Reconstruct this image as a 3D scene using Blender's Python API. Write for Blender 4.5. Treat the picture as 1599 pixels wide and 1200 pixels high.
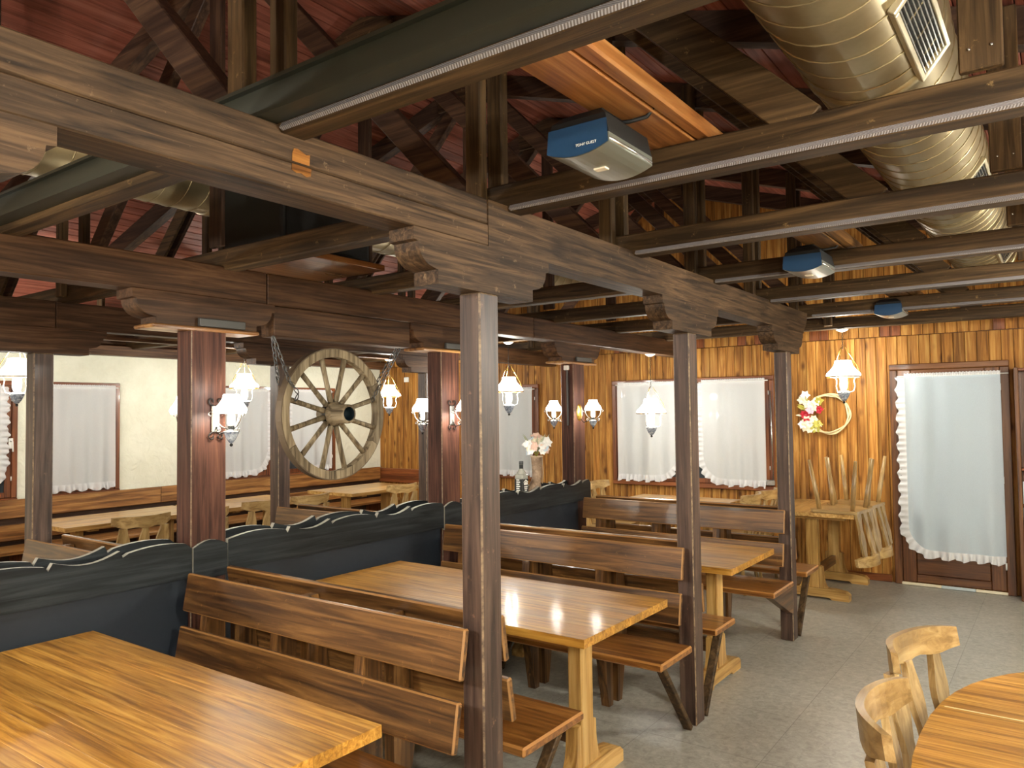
import bpy, math, random
from mathutils import Vector, Matrix
R = random.Random(7)
for o in list(bpy.data.objects): bpy.data.objects.remove(o)
scene = bpy.context.scene
col = scene.collection
sin, cos, pi = math.sin, math.cos, math.pi

# ------------------------------------------------------------------ camera
def camera_basis(yaw, pitch, roll):
    f = Vector((-sin(yaw)*cos(pitch), cos(yaw)*cos(pitch), sin(pitch)))
    r = Vector((cos(yaw), sin(yaw), 0)); u = r.cross(f)
    return r*cos(roll)+u*sin(roll), -r*sin(roll)+u*cos(roll), f
cr, cu, cf = camera_basis(math.radians(35.9346), math.radians(2.1226), math.radians(-.7087))
cam_data = bpy.data.cameras.new('camera'); cam = bpy.data.objects.new('camera', cam_data); col.objects.link(cam)
cam.matrix_world = Matrix(((cr.x, cu.x, -cf.x, 0), (cr.y, cu.y, -cf.y, 0), (cr.z, cu.z, -cf.z, 1.65), (0, 0, 0, 1)))
cam_data.sensor_fit = 'HORIZONTAL'; cam_data.sensor_width = 36; cam_data.lens = 1186.7/1599*36
cam_data.clip_start = .02
scene.camera = cam
scene.cycles.max_bounces = 7; scene.cycles.glossy_bounces = 3; scene.cycles.transmission_bounces = 4
scene.cycles.caustics_reflective = False; scene.cycles.caustics_refractive = False
# ------------------------------------------------------------------ world, exposure
w = bpy.data.worlds.new('world'); scene.world = w; w.use_nodes = True
w.node_tree.nodes['Background'].inputs[0].default_value = (.03, .035, .05, 1)
w.node_tree.nodes['Background'].inputs[1].default_value = 1
vs = scene.view_settings
vs.view_transform = 'Standard'; vs.look = 'None'; vs.gamma = 1; vs.use_curve_mapping = False
vs.exposure = 1.05
LAMP_W, SCONCE_W, FILL_W = 22, 5, 105
SHADE_E = 5.0
WARM = (1, .975, .885)

# ------------------------------------------------------------------ materials
MATS = {}
def rgb(r, g, b):
    f = lambda c: ((c/255+.055)/1.055)**2.4 if c > 10 else c/255/12.92
    return (f(r), f(g), f(b), 1)
def new_mat(name):
    m = bpy.data.materials.new(name); m.use_nodes = True
    return m, m.node_tree, m.node_tree.nodes['Principled BSDF']
def lk(nt, a, b): nt.links.new(a, b)
def plain(name, c, rough=.5, metal=0, emit=None, estr=0, coat=0, trans=0):
    if name in MATS: return MATS[name]
    m, nt, p = new_mat(name)
    p.inputs['Base Color'].default_value = c; p.inputs['Roughness'].default_value = rough
    p.inputs['Metallic'].default_value = metal; p.inputs['Coat Weight'].default_value = coat
    p.inputs['Transmission Weight'].default_value = trans
    if emit: p.inputs['Emission Color'].default_value = emit; p.inputs['Emission Strength'].default_value = estr
    nz = nt.nodes.new('ShaderNodeTexNoise'); nz.inputs['Scale'].default_value = 40
    mr = nt.nodes.new('ShaderNodeMapRange'); mr.inputs[3].default_value = max(rough-.06, .02); mr.inputs[4].default_value = rough+.06
    lk(nt, nz.outputs[0], mr.inputs[0]); lk(nt, mr.outputs[0], p.inputs['Roughness'])
    MATS[name] = m; return m
def wood(kind, axis='X'):
    key = kind+'_'+axis
    if key in MATS: return MATS[key]
    c1, c2, c3, rough, sc, var, coat, knots, wear = WOODS[kind]
    m, nt, p = new_mat(key); N = nt.nodes.new
    tc = N('ShaderNodeTexCoord'); oi = N('ShaderNodeObjectInfo')
    mul = N('ShaderNodeVectorMath'); mul.operation = 'MULTIPLY_ADD'
    cmb = N('ShaderNodeCombineXYZ')
    for i in range(3): lk(nt, oi.outputs['Random'], cmb.inputs[i])
    mul.inputs[1].default_value = (37, 53, 71); lk(nt, cmb.outputs[0], mul.inputs[0]); lk(nt, tc.outputs['Object'], mul.inputs[2])
    mp = N('ShaderNodeMapping'); s = [sc*1.15]*3; s['XYZ'.index(axis)] = sc*.055
    mp.inputs['Scale'].default_value = s; lk(nt, mul.outputs[0], mp.inputs[0])
    n1 = N('ShaderNodeTexNoise'); n1.inputs['Scale'].default_value = 1; n1.inputs['Detail'].default_value = 8; n1.inputs['Distortion'].default_value = .7
    n1.inputs['Roughness'].default_value = .62
    lk(nt, mp.outputs[0], n1.inputs['Vector'])
    mp2 = N('ShaderNodeMapping'); s2 = [4.5]*3; s2['XYZ'.index(axis)] = 1.3
    mp2.inputs['Scale'].default_value = s2; lk(nt, mul.outputs[0], mp2.inputs[0])
    n2 = N('ShaderNodeTexNoise'); n2.inputs['Scale'].default_value = 1; n2.inputs['Detail'].default_value = 3; lk(nt, mp2.outputs[0], n2.inputs['Vector'])
    r = N('ShaderNodeValToRGB'); r.color_ramp.elements[0].position = .36; r.color_ramp.elements[1].position = .65
    r.color_ramp.elements[0].color = c1; r.color_ramp.elements[1].color = c3
    e = r.color_ramp.elements.new(.5); e.color = c2
    lk(nt, n1.outputs[0], r.inputs[0])
    mx = N('ShaderNodeMix'); mx.data_type = 'RGBA'; mx.blend_type = 'MULTIPLY'; mx.inputs[0].default_value = 1
    r2 = N('ShaderNodeValToRGB'); r2.color_ramp.elements[0].position = .3; r2.color_ramp.elements[1].position = .7
    r2.color_ramp.elements[0].color = (.62, .60, .58, 1); r2.color_ramp.elements[1].color = (1.12, 1.1, 1.08, 1)
    lk(nt, n2.outputs[0], r2.inputs[0]); lk(nt, r.outputs[0], mx.inputs[6]); lk(nt, r2.outputs[0], mx.inputs[7])
    out = mx.outputs[2]
    if knots:
        mp3 = N('ShaderNodeMapping'); s3 = [9. if knots == 1 else 4.5]*3; s3['XYZ'.index(axis)] = 4.5 if knots == 1 else 2.4
        mp3.inputs['Scale'].default_value = s3; lk(nt, mul.outputs[0], mp3.inputs[0])
        v = N('ShaderNodeTexVoronoi'); v.inputs['Scale'].default_value = .8; lk(nt, mp3.outputs[0], v.inputs['Vector'])
        rk = N('ShaderNodeValToRGB'); rk.color_ramp.elements[0].position = .06; rk.color_ramp.elements[1].position = .22 if knots == 1 else .16
        rk.color_ramp.elements[0].color = (.28, .2, .14, 1) if knots == 1 else (.42, .4, .4, 1); rk.color_ramp.elements[1].color = (1, 1, 1, 1)
        lk(nt, v.outputs['Distance'], rk.inputs[0])
        m3 = N('ShaderNodeMix'); m3.data_type = 'RGBA'; m3.blend_type = 'MULTIPLY'; m3.inputs[0].default_value = 1
        lk(nt, out, m3.inputs[6]); lk(nt, rk.outputs[0], m3.inputs[7]); out = m3.outputs[2]
    if wear:
        n4 = N('ShaderNodeTexNoise'); n4.inputs['Scale'].default_value = 22; n4.inputs['Detail'].default_value = 6; n4.inputs['Roughness'].default_value = .75
        lk(nt, mul.outputs[0], n4.inputs['Vector'])
        rw = N('ShaderNodeValToRGB'); rw.color_ramp.elements[0].position = .62; rw.color_ramp.elements[1].position = .72
        rw.color_ramp.elements[0].color = (0, 0, 0, 1); rw.color_ramp.elements[1].color = (.55, .55, .55, 1)
        lk(nt, n4.outputs[0], rw.inputs[0])
        m4 = N('ShaderNodeMix'); m4.data_type = 'RGBA'; lk(nt, rw.outputs[0], m4.inputs[0]); lk(nt, out, m4.inputs[6]); m4.inputs[7].default_value = wear
        out = m4.outputs[2]
    hs = N('ShaderNodeHueSaturation'); mr = N('ShaderNodeMapRange')
    mr.inputs[3].default_value = 1-var; mr.inputs[4].default_value = 1+var
    lk(nt, oi.outputs['Random'], mr.inputs[0]); lk(nt, mr.outputs[0], hs.inputs['Value']); lk(nt, out, hs.inputs['Color'])
    lk(nt, hs.outputs[0], p.inputs['Base Color'])
    rr = N('ShaderNodeMapRange'); rr.inputs[3].default_value = max(.05, rough-.09); rr.inputs[4].default_value = rough+.11
    lk(nt, n2.outputs[0], rr.inputs[0]); lk(nt, rr.outputs[0], p.inputs['Roughness'])
    p.inputs['Coat Weight'].default_value = coat; p.inputs['Coat Roughness'].default_value = .10
    p.inputs['Specular IOR Level'].default_value = .5 if coat else .22
    b = N('ShaderNodeBump'); b.inputs['Strength'].default_value = .22; b.inputs['Distance'].default_value = .004
    lk(nt, n1.outputs[0], b.inputs['Height']); lk(nt, b.outputs[0], p.inputs['Normal'])
    MATS[key] = m; return m
WOODS = {  # dark, mid, light, roughness, grain scale, variation, coat, knots, wear colour
 'beam':   (rgb(42,30,20), rgb(72,54,37), rgb(99,76,53), .56, 48, .06, 0, 2, rgb(150,124,94)),
 'post':   (rgb(52,37,31), rgb(76,57,48), rgb(102,81,68), .45, 34, .07, .1, 0, rgb(146,110,84)),
 'mpost':  (rgb(52,30,25), rgb(78,48,38), rgb(102,68,54), .5, 40, .06, 0, 0, None),
 'dark':   (rgb(46,34,21), rgb(70,53,33), rgb(97,75,48), .56, 30, .12, 0, 0, rgb(158,128,80)),
 'rafter': (rgb(48,32,24), rgb(68,48,36), rgb(90,66,48), .55, 30, .15, 0, 0, None),
 'midbeam':(rgb(58,39,26), rgb(86,60,40), rgb(110,80,55), .48, 30, .08, 0, 0, None),
 'red':    (rgb(108,58,44), rgb(136,76,60), rgb(156,97,79), .6, 22, .07, 0, 0, None),
 'wall':   (rgb(118,75,29), rgb(164,111,48), rgb(194,148,78), .55, 26, .14, 0, 1, None),
 'table':  (rgb(134,88,26), rgb(176,124,44), rgb(202,154,70), .42, 52, .09, .12, 0, None),
 'bench':  (rgb(60,38,18), rgb(100,67,33), rgb(142,101,54), .36, 26, .12, .3, 0, rgb(176,126,66)),
 'seat':   (rgb(98,59,24), rgb(138,88,38), rgb(168,117,56), .30, 30, .10, .4, 0, None),
 'oak':    (rgb(148,106,50), rgb(190,148,82), rgb(212,174,110), .36, 30, .08, .3, 0, None),
 'chair':  (rgb(142,112,66), rgb(174,142,90), rgb(196,167,114), .34, 26, .08, .3, 0, None),
 'frame':  (rgb(84,42,18), rgb(122,66,30), rgb(150,88,44), .4, 26, .08, .2, 0, None),
 'door':   (rgb(70,40,20), rgb(102,62,32), rgb(124,82,46), .42, 26, .06, .2, 0, None),
 'orange': (rgb(118,70,34), rgb(158,102,54), rgb(184,132,78), .3, 26, .05, .4, 0, None),
 'wheel':  (rgb(84,72,54), rgb(132,118,94), rgb(166,152,126), .65, 30, .12, 0, 0, None),
 'black':  (rgb(22,24,27), rgb(33,37,40), rgb(47,52,55), .5, 30, .05, 0, 0, None),
 'railw':  (rgb(106,68,32), rgb(150,102,52), rgb(182,136,78), .4, 26, .08, .2, 0, None),
}
IRON = plain('black_iron', rgb(38,36,34), .45, .6)
STEEL = plain('dark_steel_paint', rgb(44,45,36), .42)
CHROME = plain('bright_metal', rgb(190,190,186), .25, .9)
BRASS = plain('brass', rgb(205,165,80), .25, .9)
WHITE = plain('white_plastic', rgb(232,232,226), .4)
BLACKP = plain('black_plastic', rgb(15,16,16), .6)
BLUE = plain('blue_cover', rgb(34,66,98), .4)
SILVER = plain('silver_shell', rgb(150,152,140), .32, .75)
SHADE = plain('opal_glass', rgb(250,246,236), .2, 0, (1, .95, .86, 1), SHADE_E)
OPALC = plain('lit_chimney', rgb(250,246,236), .1, 0, (1, .93, .8, 1), 2.0)
PORC = plain('porcelain', rgb(226,232,238), .15, 0, coat=.5)
PAPER = plain('paper', rgb(214,218,226), .7)
DARKBORE = plain('hub_bore', rgb(24,38,44), .5, .4)
def speck(name, c1, c2, scale, rough, bump=0, bscale=None, metal=0):
    if name in MATS: return MATS[name]
    m, nt, p = new_mat(name); N = nt.nodes.new
    tc = N('ShaderNodeTexCoord')
    n = N('ShaderNodeTexNoise'); n.inputs['Scale'].default_value = scale; n.inputs['Detail'].default_value = 8; n.inputs['Roughness'].default_value = .7
    lk(nt, tc.outputs['Object'], n.inputs['Vector'])
    r = N('ShaderNodeValToRGB'); r.color_ramp.elements[0].position = .35; r.color_ramp.elements[1].position = .66
    r.color_ramp.elements[0].color = c1; r.color_ramp.elements[1].color = c2
    lk(nt, n.outputs[0], r.inputs[0]); lk(nt, r.outputs[0], p.inputs['Base Color'])
    p.inputs['Roughness'].default_value = rough; p.inputs['Metallic'].default_value = metal
    if bump:
        n2 = N('ShaderNodeTexNoise'); n2.inputs['Scale'].default_value = bscale; n2.inputs['Detail'].default_value = 3; n2.inputs['Distortion'].default_value = 1.4
        lk(nt, tc.outputs['Object'], n2.inputs['Vector'])
        b = N('ShaderNodeBump'); b.inputs['Strength'].default_value = bump; b.inputs['Distance'].default_value = .03
        lk(nt, n2.outputs[0], b.inputs['Height']); lk(nt, b.outputs[0], p.inputs['Normal'])
    MATS[name] = m; return m
WORN = speck('worn_edge', rgb(66,48,40), rgb(146,122,92), 30, .5)
def floor_mat():
    m, nt, p = new_mat('linoleum'); N = nt.nodes.new
    tc = N('ShaderNodeTexCoord')
    n = N('ShaderNodeTexNoise'); n.inputs['Scale'].default_value = 26; n.inputs['Detail'].default_value = 9; n.inputs['Roughness'].default_value = .75; n.inputs['Distortion'].default_value = .8
    lk(nt, tc.outputs['Object'], n.inputs['Vector'])
    r = N('ShaderNodeValToRGB'); r.color_ramp.elements[0].position = .32; r.color_ramp.elements[1].position = .68
    r.color_ramp.elements[0].color = rgb(128,125,114); r.color_ramp.elements[1].color = rgb(174,171,159)
    lk(nt, n.outputs[0], r.inputs[0])
    bt = N('ShaderNodeTexBrick'); bt.offset = 0
    bt.inputs['Scale'].default_value = 1; bt.inputs['Mortar Size'].default_value = .002; bt.inputs['Brick Width'].default_value = .6; bt.inputs['Row Height'].default_value = .6
    bt.inputs['Color1'].default_value = (.93, .93, .93, 1); bt.inputs['Color2'].default_value = (1.05, 1.05, 1.05, 1); bt.inputs['Mortar'].default_value = (.62, .6, .58, 1)
    lk(nt, tc.outputs['Object'], bt.inputs['Vector'])
    mx = N('ShaderNodeMix'); mx.data_type = 'RGBA'; mx.blend_type = 'MULTIPLY'; mx.inputs[0].default_value = 1
    lk(nt, r.outputs[0], mx.inputs[6]); lk(nt, bt.outputs[0], mx.inputs[7]); lk(nt, mx.outputs[2], p.inputs['Base Color'])
    n2 = N('ShaderNodeTexNoise'); n2.inputs['Scale'].default_value = 2.5; lk(nt, tc.outputs['Object'], n2.inputs['Vector'])
    mr = N('ShaderNodeMapRange'); mr.inputs[3].default_value = .24; mr.inputs[4].default_value = .46; lk(nt, n2.outputs[0], mr.inputs[0]); lk(nt, mr.outputs[0], p.inputs['Roughness'])
    return m
def strip_mat():
    m, nt, p = new_mat('ribbed_plastic'); N = nt.nodes.new
    tc = N('ShaderNodeTexCoord'); wv = N('ShaderNodeTexWave'); wv.inputs['Scale'].default_value = 90; wv.bands_direction = 'DIAGONAL'
    lk(nt, tc.outputs['Object'], wv.inputs['Vector'])
    r = N('ShaderNodeValToRGB'); r.color_ramp.elements[0].color = rgb(112,106,104); r.color_ramp.elements[1].color = rgb(148,144,146)
    lk(nt, wv.outputs[0], r.inputs[0]); lk(nt, r.outputs[0], p.inputs['Base Color']); p.inputs['Roughness'].default_value = .2
    b = N('ShaderNodeBump'); b.inputs['Strength'].default_value = .4; b.inputs['Distance'].default_value = .004; lk(nt, wv.outputs[0], b.inputs['Height']); lk(nt, b.outputs[0], p.inputs['Normal'])
    return m
def curtain_mat(name, c, alpha):
    m, nt, p = new_mat(name); N = nt.nodes.new
    out = nt.nodes['Material Output']
    d = N('ShaderNodeBsdfDiffuse'); d.inputs[0].default_value = c
    t = N('ShaderNodeBsdfTranslucent'); t.inputs[0].default_value = c
    tr = N('ShaderNodeBsdfTransparent')
    a = N('ShaderNodeMixShader'); a.inputs[0].default_value = .3; lk(nt, d.outputs[0], a.inputs[1]); lk(nt, t.outputs[0], a.inputs[2])
    b = N('ShaderNodeMixShader')
    tc = N('ShaderNodeTexCoord'); n = N('ShaderNodeTexNoise'); n.inputs['Scale'].default_value = 300; lk(nt, tc.outputs['Object'], n.inputs['Vector'])
    mr = N('ShaderNodeMapRange'); mr.inputs[3].default_value = alpha-.1; mr.inputs[4].default_value = alpha+.1; lk(nt, n.outputs[0], mr.inputs[0]); lk(nt, mr.outputs[0], b.inputs[0])
    lk(nt, a.outputs[0], b.inputs[1]); lk(nt, tr.outputs[0], b.inputs[2]); lk(nt, b.outputs[0], out.inputs[0])
    return m
SHEER = curtain_mat('sheer_cloth', (.93, .95, .95, 1), .20)
RUFF = curtain_mat('ruffle_cloth', (.95, .96, .97, 1), .10)
DOORCLOTH = curtain_mat('door_sheer_cloth', (.74, .85, .92, 1), .16)  # cold backlight painted into the door curtain as a blue tint
PLASTER = speck('white_plaster', rgb(220,220,200), rgb(232,232,214), 4, .8, .55, 9)
FLOORM = floor_mat(); STRIP = strip_mat()
DUCT = speck('duct_metal', rgb(146,132,100), rgb(166,150,116), 5, .36, 0, None, .8)
NIGHT = plain('night_glass', rgb(58,64,68), .06, 0, coat=1)

# ------------------------------------------------------------------ mesh helpers
class MB:
    def __init__(s): s.v = []; s.f = []; s.m = []; s.sm = []
    def add(s, vs, fs, mi=0, smooth=False):
        b = len(s.v); s.v += [tuple(p) for p in vs]
        for i, f in enumerate(fs):
            s.f.append(tuple(b+j for j in f)); s.m.append(mi[i] if isinstance(mi, list) else mi); s.sm.append(smooth)
        return s
    def box(s, x0, x1, y0, y1, z0, z1, c=0, mi=0, mc=None, M=None):
        return s.obox(Vector(((x0+x1)/2, (y0+y1)/2, (z0+z1)/2)), (x1-x0, y1-y0, z1-z0), M, c, mi, mc)
    def obox(s, ctr, size, rot=None, c=0, mi=0, mc=None):
        hx, hy, hz = [d/2 for d in size]; mc = mi if mc is None else mc
        T = (lambda p: ctr+(rot @ Vector(p))) if rot else (lambda p: ctr+Vector(p))
        if c <= 0:
            vs = [T((x, y, z)) for x in (-hx, hx) for y in (-hy, hy) for z in (-hz, hz)]
            return s.add(vs, [(0, 1, 3, 2), (4, 6, 7, 5), (0, 4, 5, 1), (2, 3, 7, 6), (0, 2, 6, 4), (1, 5, 7, 3)], mi)
        c = min(c, .45*min(hx, hy, hz)*2)
        vs = []; idx = {}
        for i, x in enumerate((-1, 1)):
            for j, y in enumerate((-1, 1)):
                for k, z in enumerate((-1, 1)):
                    for a in range(3):
                        q = [x*(hx-c), y*(hy-c), z*(hz-c)]; q[a] = (x, y, z)[a]*(hx, hy, hz)[a]
                        idx[(i, j, k, a)] = len(vs); vs.append(T(q))
        fs = []; ms = []
        for i in (0, 1):
            o = [(0, 0), (0, 1), (1, 1), (1, 0)]; o = o if i == 0 else o[::-1]
            fs.append(tuple(idx[(i, a, b, 0)] for a, b in o)); ms.append(mi)
            fs.append(tuple(idx[(a, i, b, 1)] for a, b in o[::-1])); ms.append(mi)
            fs.append(tuple(idx[(a, b, i, 2)] for a, b in o)); ms.append(mi)
        for a in (0, 1):
            for b in (0, 1):
                fs.append((idx[(0, a, b, 1)], idx[(1, a, b, 1)], idx[(1, a, b, 2)], idx[(0, a, b, 2)])); ms.append(mc)
                fs.append((idx[(a, 0, b, 0)], idx[(a, 1, b, 0)], idx[(a, 1, b, 2)], idx[(a, 0, b, 2)])); ms.append(mc)
                fs.append((idx[(a, b, 0, 0)], idx[(a, b, 1, 0)], idx[(a, b, 1, 1)], idx[(a, b, 0, 1)])); ms.append(mc)
        for i in (0, 1):
            for j in (0, 1):
                for k in (0, 1):
                    fs.append((idx[(i, j, k, 0)], idx[(i, j, k, 1)], idx[(i, j, k, 2)])); ms.append(mc)
        return s.add(vs, fs, ms)
    def bar(s, p, q, wd, th, up=(0, 0, 1), c=0, mi=0, mc=None):
        p = Vector(p); q = Vector(q); x = (q-p); L = x.length; x.normalize()
        y = Vector(up).cross(x); y.normalize(); z = x.cross(y)
        rot = Matrix((x, y, z)).transposed()
        return s.obox((p+q)/2, (L, wd, th), rot, c, mi, mc)
    def tube(s, pts, r, n=8, closed=False, mi=0, cap=True):
        pts = [Vector(p) for p in pts]; k = len(pts); vs = []; fs = []
        rr = r if isinstance(r, (list, tuple)) else [r]*k
        prev = None
        for i, p in enumerate(pts):
            t = (pts[(i+1) % k]-pts[i-1]) if closed else (pts[min(i+1, k-1)]-pts[max(i-1, 0)])
            t.normalize()
            if prev is None:
                a = Vector((0, 0, 1)) if abs(t.z) < .9 else Vector((1, 0, 0)); u = a.cross(t)
            else: u = prev-t*prev.dot(t)
            u.normalize(); prev = u; v = t.cross(u)
            for j in range(n): vs.append(p+(u*cos(2*pi*j/n)+v*sin(2*pi*j/n))*rr[i])
        for i in range(k if closed else k-1):
            for j in range(n):
                fs.append((i*n+j, i*n+(j+1) % n, ((i+1) % k)*n+(j+1) % n, ((i+1) % k)*n+j))
        s.add(vs, fs, mi, True)
        if cap and not closed:
            b = len(s.v)-len(vs)
            s.f.append(tuple(b+j for j in reversed(range(n)))); s.m.append(mi); s.sm.append(False)
            s.f.append(tuple(b+(k-1)*n+j for j in range(n))); s.m.append(mi); s.sm.append(False)
        return s
    def lathe(s, prof, n=20, c=(0, 0, 0), rot=None, mi=0, smooth=True):
        vs = []; fs = []; c = Vector(c)
        for r, z in prof:
            for j in range(n):
                p = Vector((r*cos(2*pi*j/n), r*sin(2*pi*j/n), z)); vs.append(c+(rot @ p if rot else p))
        for i in range(len(prof)-1):
            for j in range(n): fs.append((i*n+j, i*n+(j+1) % n, (i+1)*n+(j+1) % n, (i+1)*n+j))
        return s.add(vs, fs, mi, smooth)
    def prism(s, poly, fn, d0, d1, mi=0, mside=None):
        n = len(poly); vs = [fn(a, b, d0) for a, b in poly]+[fn(a, b, d1) for a, b in poly]
        ms = mi if mside is None else mside
        fs = [tuple(range(n)), tuple(reversed(range(n, 2*n)))]+[(i, n+i, n+(i+1) % n, (i+1) % n) for i in range(n)]
        return s.add(vs, fs, [mi, mi]+[ms]*n)
    def sphere(s, c, r, n=10, m=6, sc=(1, 1, 1), mi=0):
        prof = []
        vs = []; fs = []
        for i in range(m+1):
            a = -pi/2+pi*i/m
            for j in range(n): vs.append((c[0]+r*sc[0]*cos(a)*cos(2*pi*j/n), c[1]+r*sc[1]*cos(a)*sin(2*pi*j/n), c[2]+r*sc[2]*sin(a)))
        for i in range(m):
            for j in range(n): fs.append((i*n+j, i*n+(j+1) % n, (i+1)*n+(j+1) % n, (i+1)*n+j))
        return s.add(vs, fs, mi, True)
    def mesh(s, name, mats):
        me = bpy.data.meshes.new(name); me.from_pydata(s.v, [], s.f)
        for m in (mats if isinstance(mats, (list, tuple)) else [mats]): me.materials.append(m)
        me.polygons.foreach_set('material_index', s.m); me.polygons.foreach_set('use_smooth', s.sm); me.update()
        import bmesh
        bm = bmesh.new(); bm.from_mesh(me); bmesh.ops.recalc_face_normals(bm, faces=bm.faces); bm.to_mesh(me); bm.free()
        return me
    def build(s, name, mats, parent=None):
        """world-space vertices; shifted into the parent's unrotated frame"""
        if parent is not None:
            off = Vector(parent.location)
            if parent.parent: off = off+Vector(parent.parent.location)
            s.v = [(x-off.x, y-off.y, z-off.z) for x, y, z in s.v]
        return link(name, s.mesh(name, mats), parent)
    def local(s, name, mats, parent=None): return link(name, s.mesh(name, mats), parent)
def link(name, me, parent=None, loc=None):
    o = bpy.data.objects.new(name, me); col.objects.link(o); o.parent = parent
    if loc: o.location = loc
    return o
def tag(o, label, cat, group=None):
    o['label'] = label; o['category'] = cat
    if group: o['group'] = group
    return o
def thing(name, label, cat, loc=(0, 0, 0), group=None, rz=0):
    o = bpy.data.objects.new(name, None); col.objects.link(o); o.location = loc; o.rotation_euler = (0, 0, rz)
    o.empty_display_size = .1
    return tag(o, label, cat, group)
def struct(name, loc=(0, 0, 0)):
    o = bpy.data.objects.new(name, None); col.objects.link(o); o.location = loc; o['kind'] = 'structure'; return o
def dup(root, loc, rz=0, label=None, rot=None, group=None):
    c = root.copy(); col.objects.link(c); c.location = loc; c.rotation_euler = rot or (0, 0, rz)
    if label: c['label'] = label
    if group: c['group'] = group
    for ch in list(root.children):
        d = ch.copy(); col.objects.link(d); d.parent = c
        for g in list(ch.children):
            e = g.copy(); col.objects.link(e); e.parent = d
    return c
def P(a, b): return (a, b)
YZ = lambda x0: (lambda y, z, d: (d, y, z))      # polygon in y,z ; depth along x
fYZ = lambda a, b, d: (d, a, b)
fXZ = lambda a, b, d: (a, d, b)
fXY = lambda a, b, d: (a, b, d)

# ------------------------------------------------------------------ main dimensions
XF, XM, XL, XW, XR = -1.597, -3.335, -5.08, -8.2, 1.6
YE, YN = 7.97, -2.6
RX, RZ = -3.37, 3.94            # ridge, underside of rafters
SL = .31
def zraft(x): return RZ-SL*abs(x-RX)
PY = [2.075, 3.86, 5.62]        # post row positions (centres)
TB = [-.68, .305, 1.29, 2.275, 3.265, 4.265, 5.28, 6.33, 7.42]   # back faces of the tie beams

# ------------------------------------------------------------------ the shell
fl = MB().box(XW-.1, XR+.1, YN-.1, YE+.2, -.08, 0).local('floor', FLOORM); fl['kind'] = 'structure'
wl = MB().box(XW-.12, XW, YN, YE+.1, 0, 2.58).local('wall_left', PLASTER); wl['kind'] = 'structure'
wr = MB().box(XR, XR+.12, YN, YE+.1, 0, 2.55).local('wall_right', PLASTER); wr['kind'] = 'structure'
wn = struct('wall_near', (0, YN, 0))
MB().prism([(XW, 0), (XR, 0), (XR, zraft(XR)+.14), (RX, RZ+.14), (XW, zraft(XW)+.14)], fXZ, YN-.1, YN).build('wall_board', wood('wall', 'Z'), wn)
wf = struct('wall_far', (0, YE, 0))
MB().prism([(XW-.1, 0), (XR, 0), (XR, zraft(XR)+.14), (RX, RZ+.14), (XW-.1, zraft(XW)+.14)], fXZ, YE+.024, YE+.12).build('wall_core', wood('door', 'Z'), wf)
# far wall panelling: single boards
pw = .0925; nb = int((0.32-XW)/pw)
mlow = {}
lowm = MB().box(-pw/2+.0018, pw/2-.0018, -.0, .022, 0, 2.325, .004).mesh('wall_plank', wood('wall', 'Z'))
bandm = MB().box(-pw/2+.0015, pw/2-.0015, -.004, .022, 0, .118, .003).mesh('band_board', wood('wall', 'Z'))
darkw = wood('frame', 'Z')
bandm2 = MB().box(-pw/2+.0015, pw/2-.0015, -.004, .022, 0, .118, .003).mesh('band_board', darkw)
for i in range(nb):
    x = XW+pw*(i+.5)
    link('wall_plank', lowm, wf, (x, 0, 0))
    link('band_board', bandm if R.random() < .75 else bandm2, wf, (x+pw*.4, 0, 2.33))
gw = pw*2
for i in range(int((0.32-XW)/gw)):
    x = XW+gw*(i+.5); h = zraft(x)+.13-2.452
    if h < .05: continue
    MB().box(x-gw/2+.002, x+gw/2-.002, YE, YE+.022, 2.452, 2.452+h, .004).build('gable_plank', wood('wall', 'Z'), wf)
MB().box(.34, XR, YE, YE+.022, 0, 2.45).build('wall_board', wood('wall', 'Z'), wf)
bb = MB().box(XW+.02, -1.36, YE-.018, YE-.002, 0, .07, .004).local('baseboard_far', wood('frame', 'X')); bb['kind'] = 'structure'
# ceiling: red boards on the rafters
ce = struct('ceiling', (0, 0, 0))
slope = math.atan(SL); bw = .098
for sgn in (1, -1):
    L = (XR-RX+.1)/cos(slope) if sgn > 0 else (RX-XW+.1)/cos(slope)
    rot = Matrix.Rotation(sgn*slope, 3, 'Y')
    cm = MB().obox(Vector((0, 0, 0)), (bw-.004, YE-YN+.1, .022), rot, .003).mesh('ceiling_plank', wood('red', 'Y'))
    for i in range(int(L/bw)):
        d = (i+.5)*bw
        link('ceiling_plank', cm, ce, (RX+sgn*d*cos(slope), (YE+YN)/2, RZ+.155-d*sin(slope)))
# wall plates on the white wall
t = MB().box(XW, XW+.16, YN, YE-.01, 2.30, 2.40, .006).local('trim_1', wood('midbeam', 'Y')); t['kind'] = 'structure'
t = MB().box(XW+.001, XW+.03, YN, YE-.01, 2.402, 2.57, .005).local('trim_2', wood('midbeam', 'Y')); t['kind'] = 'structure'
t = MB().box(XW+.001, XW+.05, 1.6, YE-.04, .02, .84).local('trim_3', wood('rafter', 'Y')); t['kind'] = 'structure'

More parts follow.
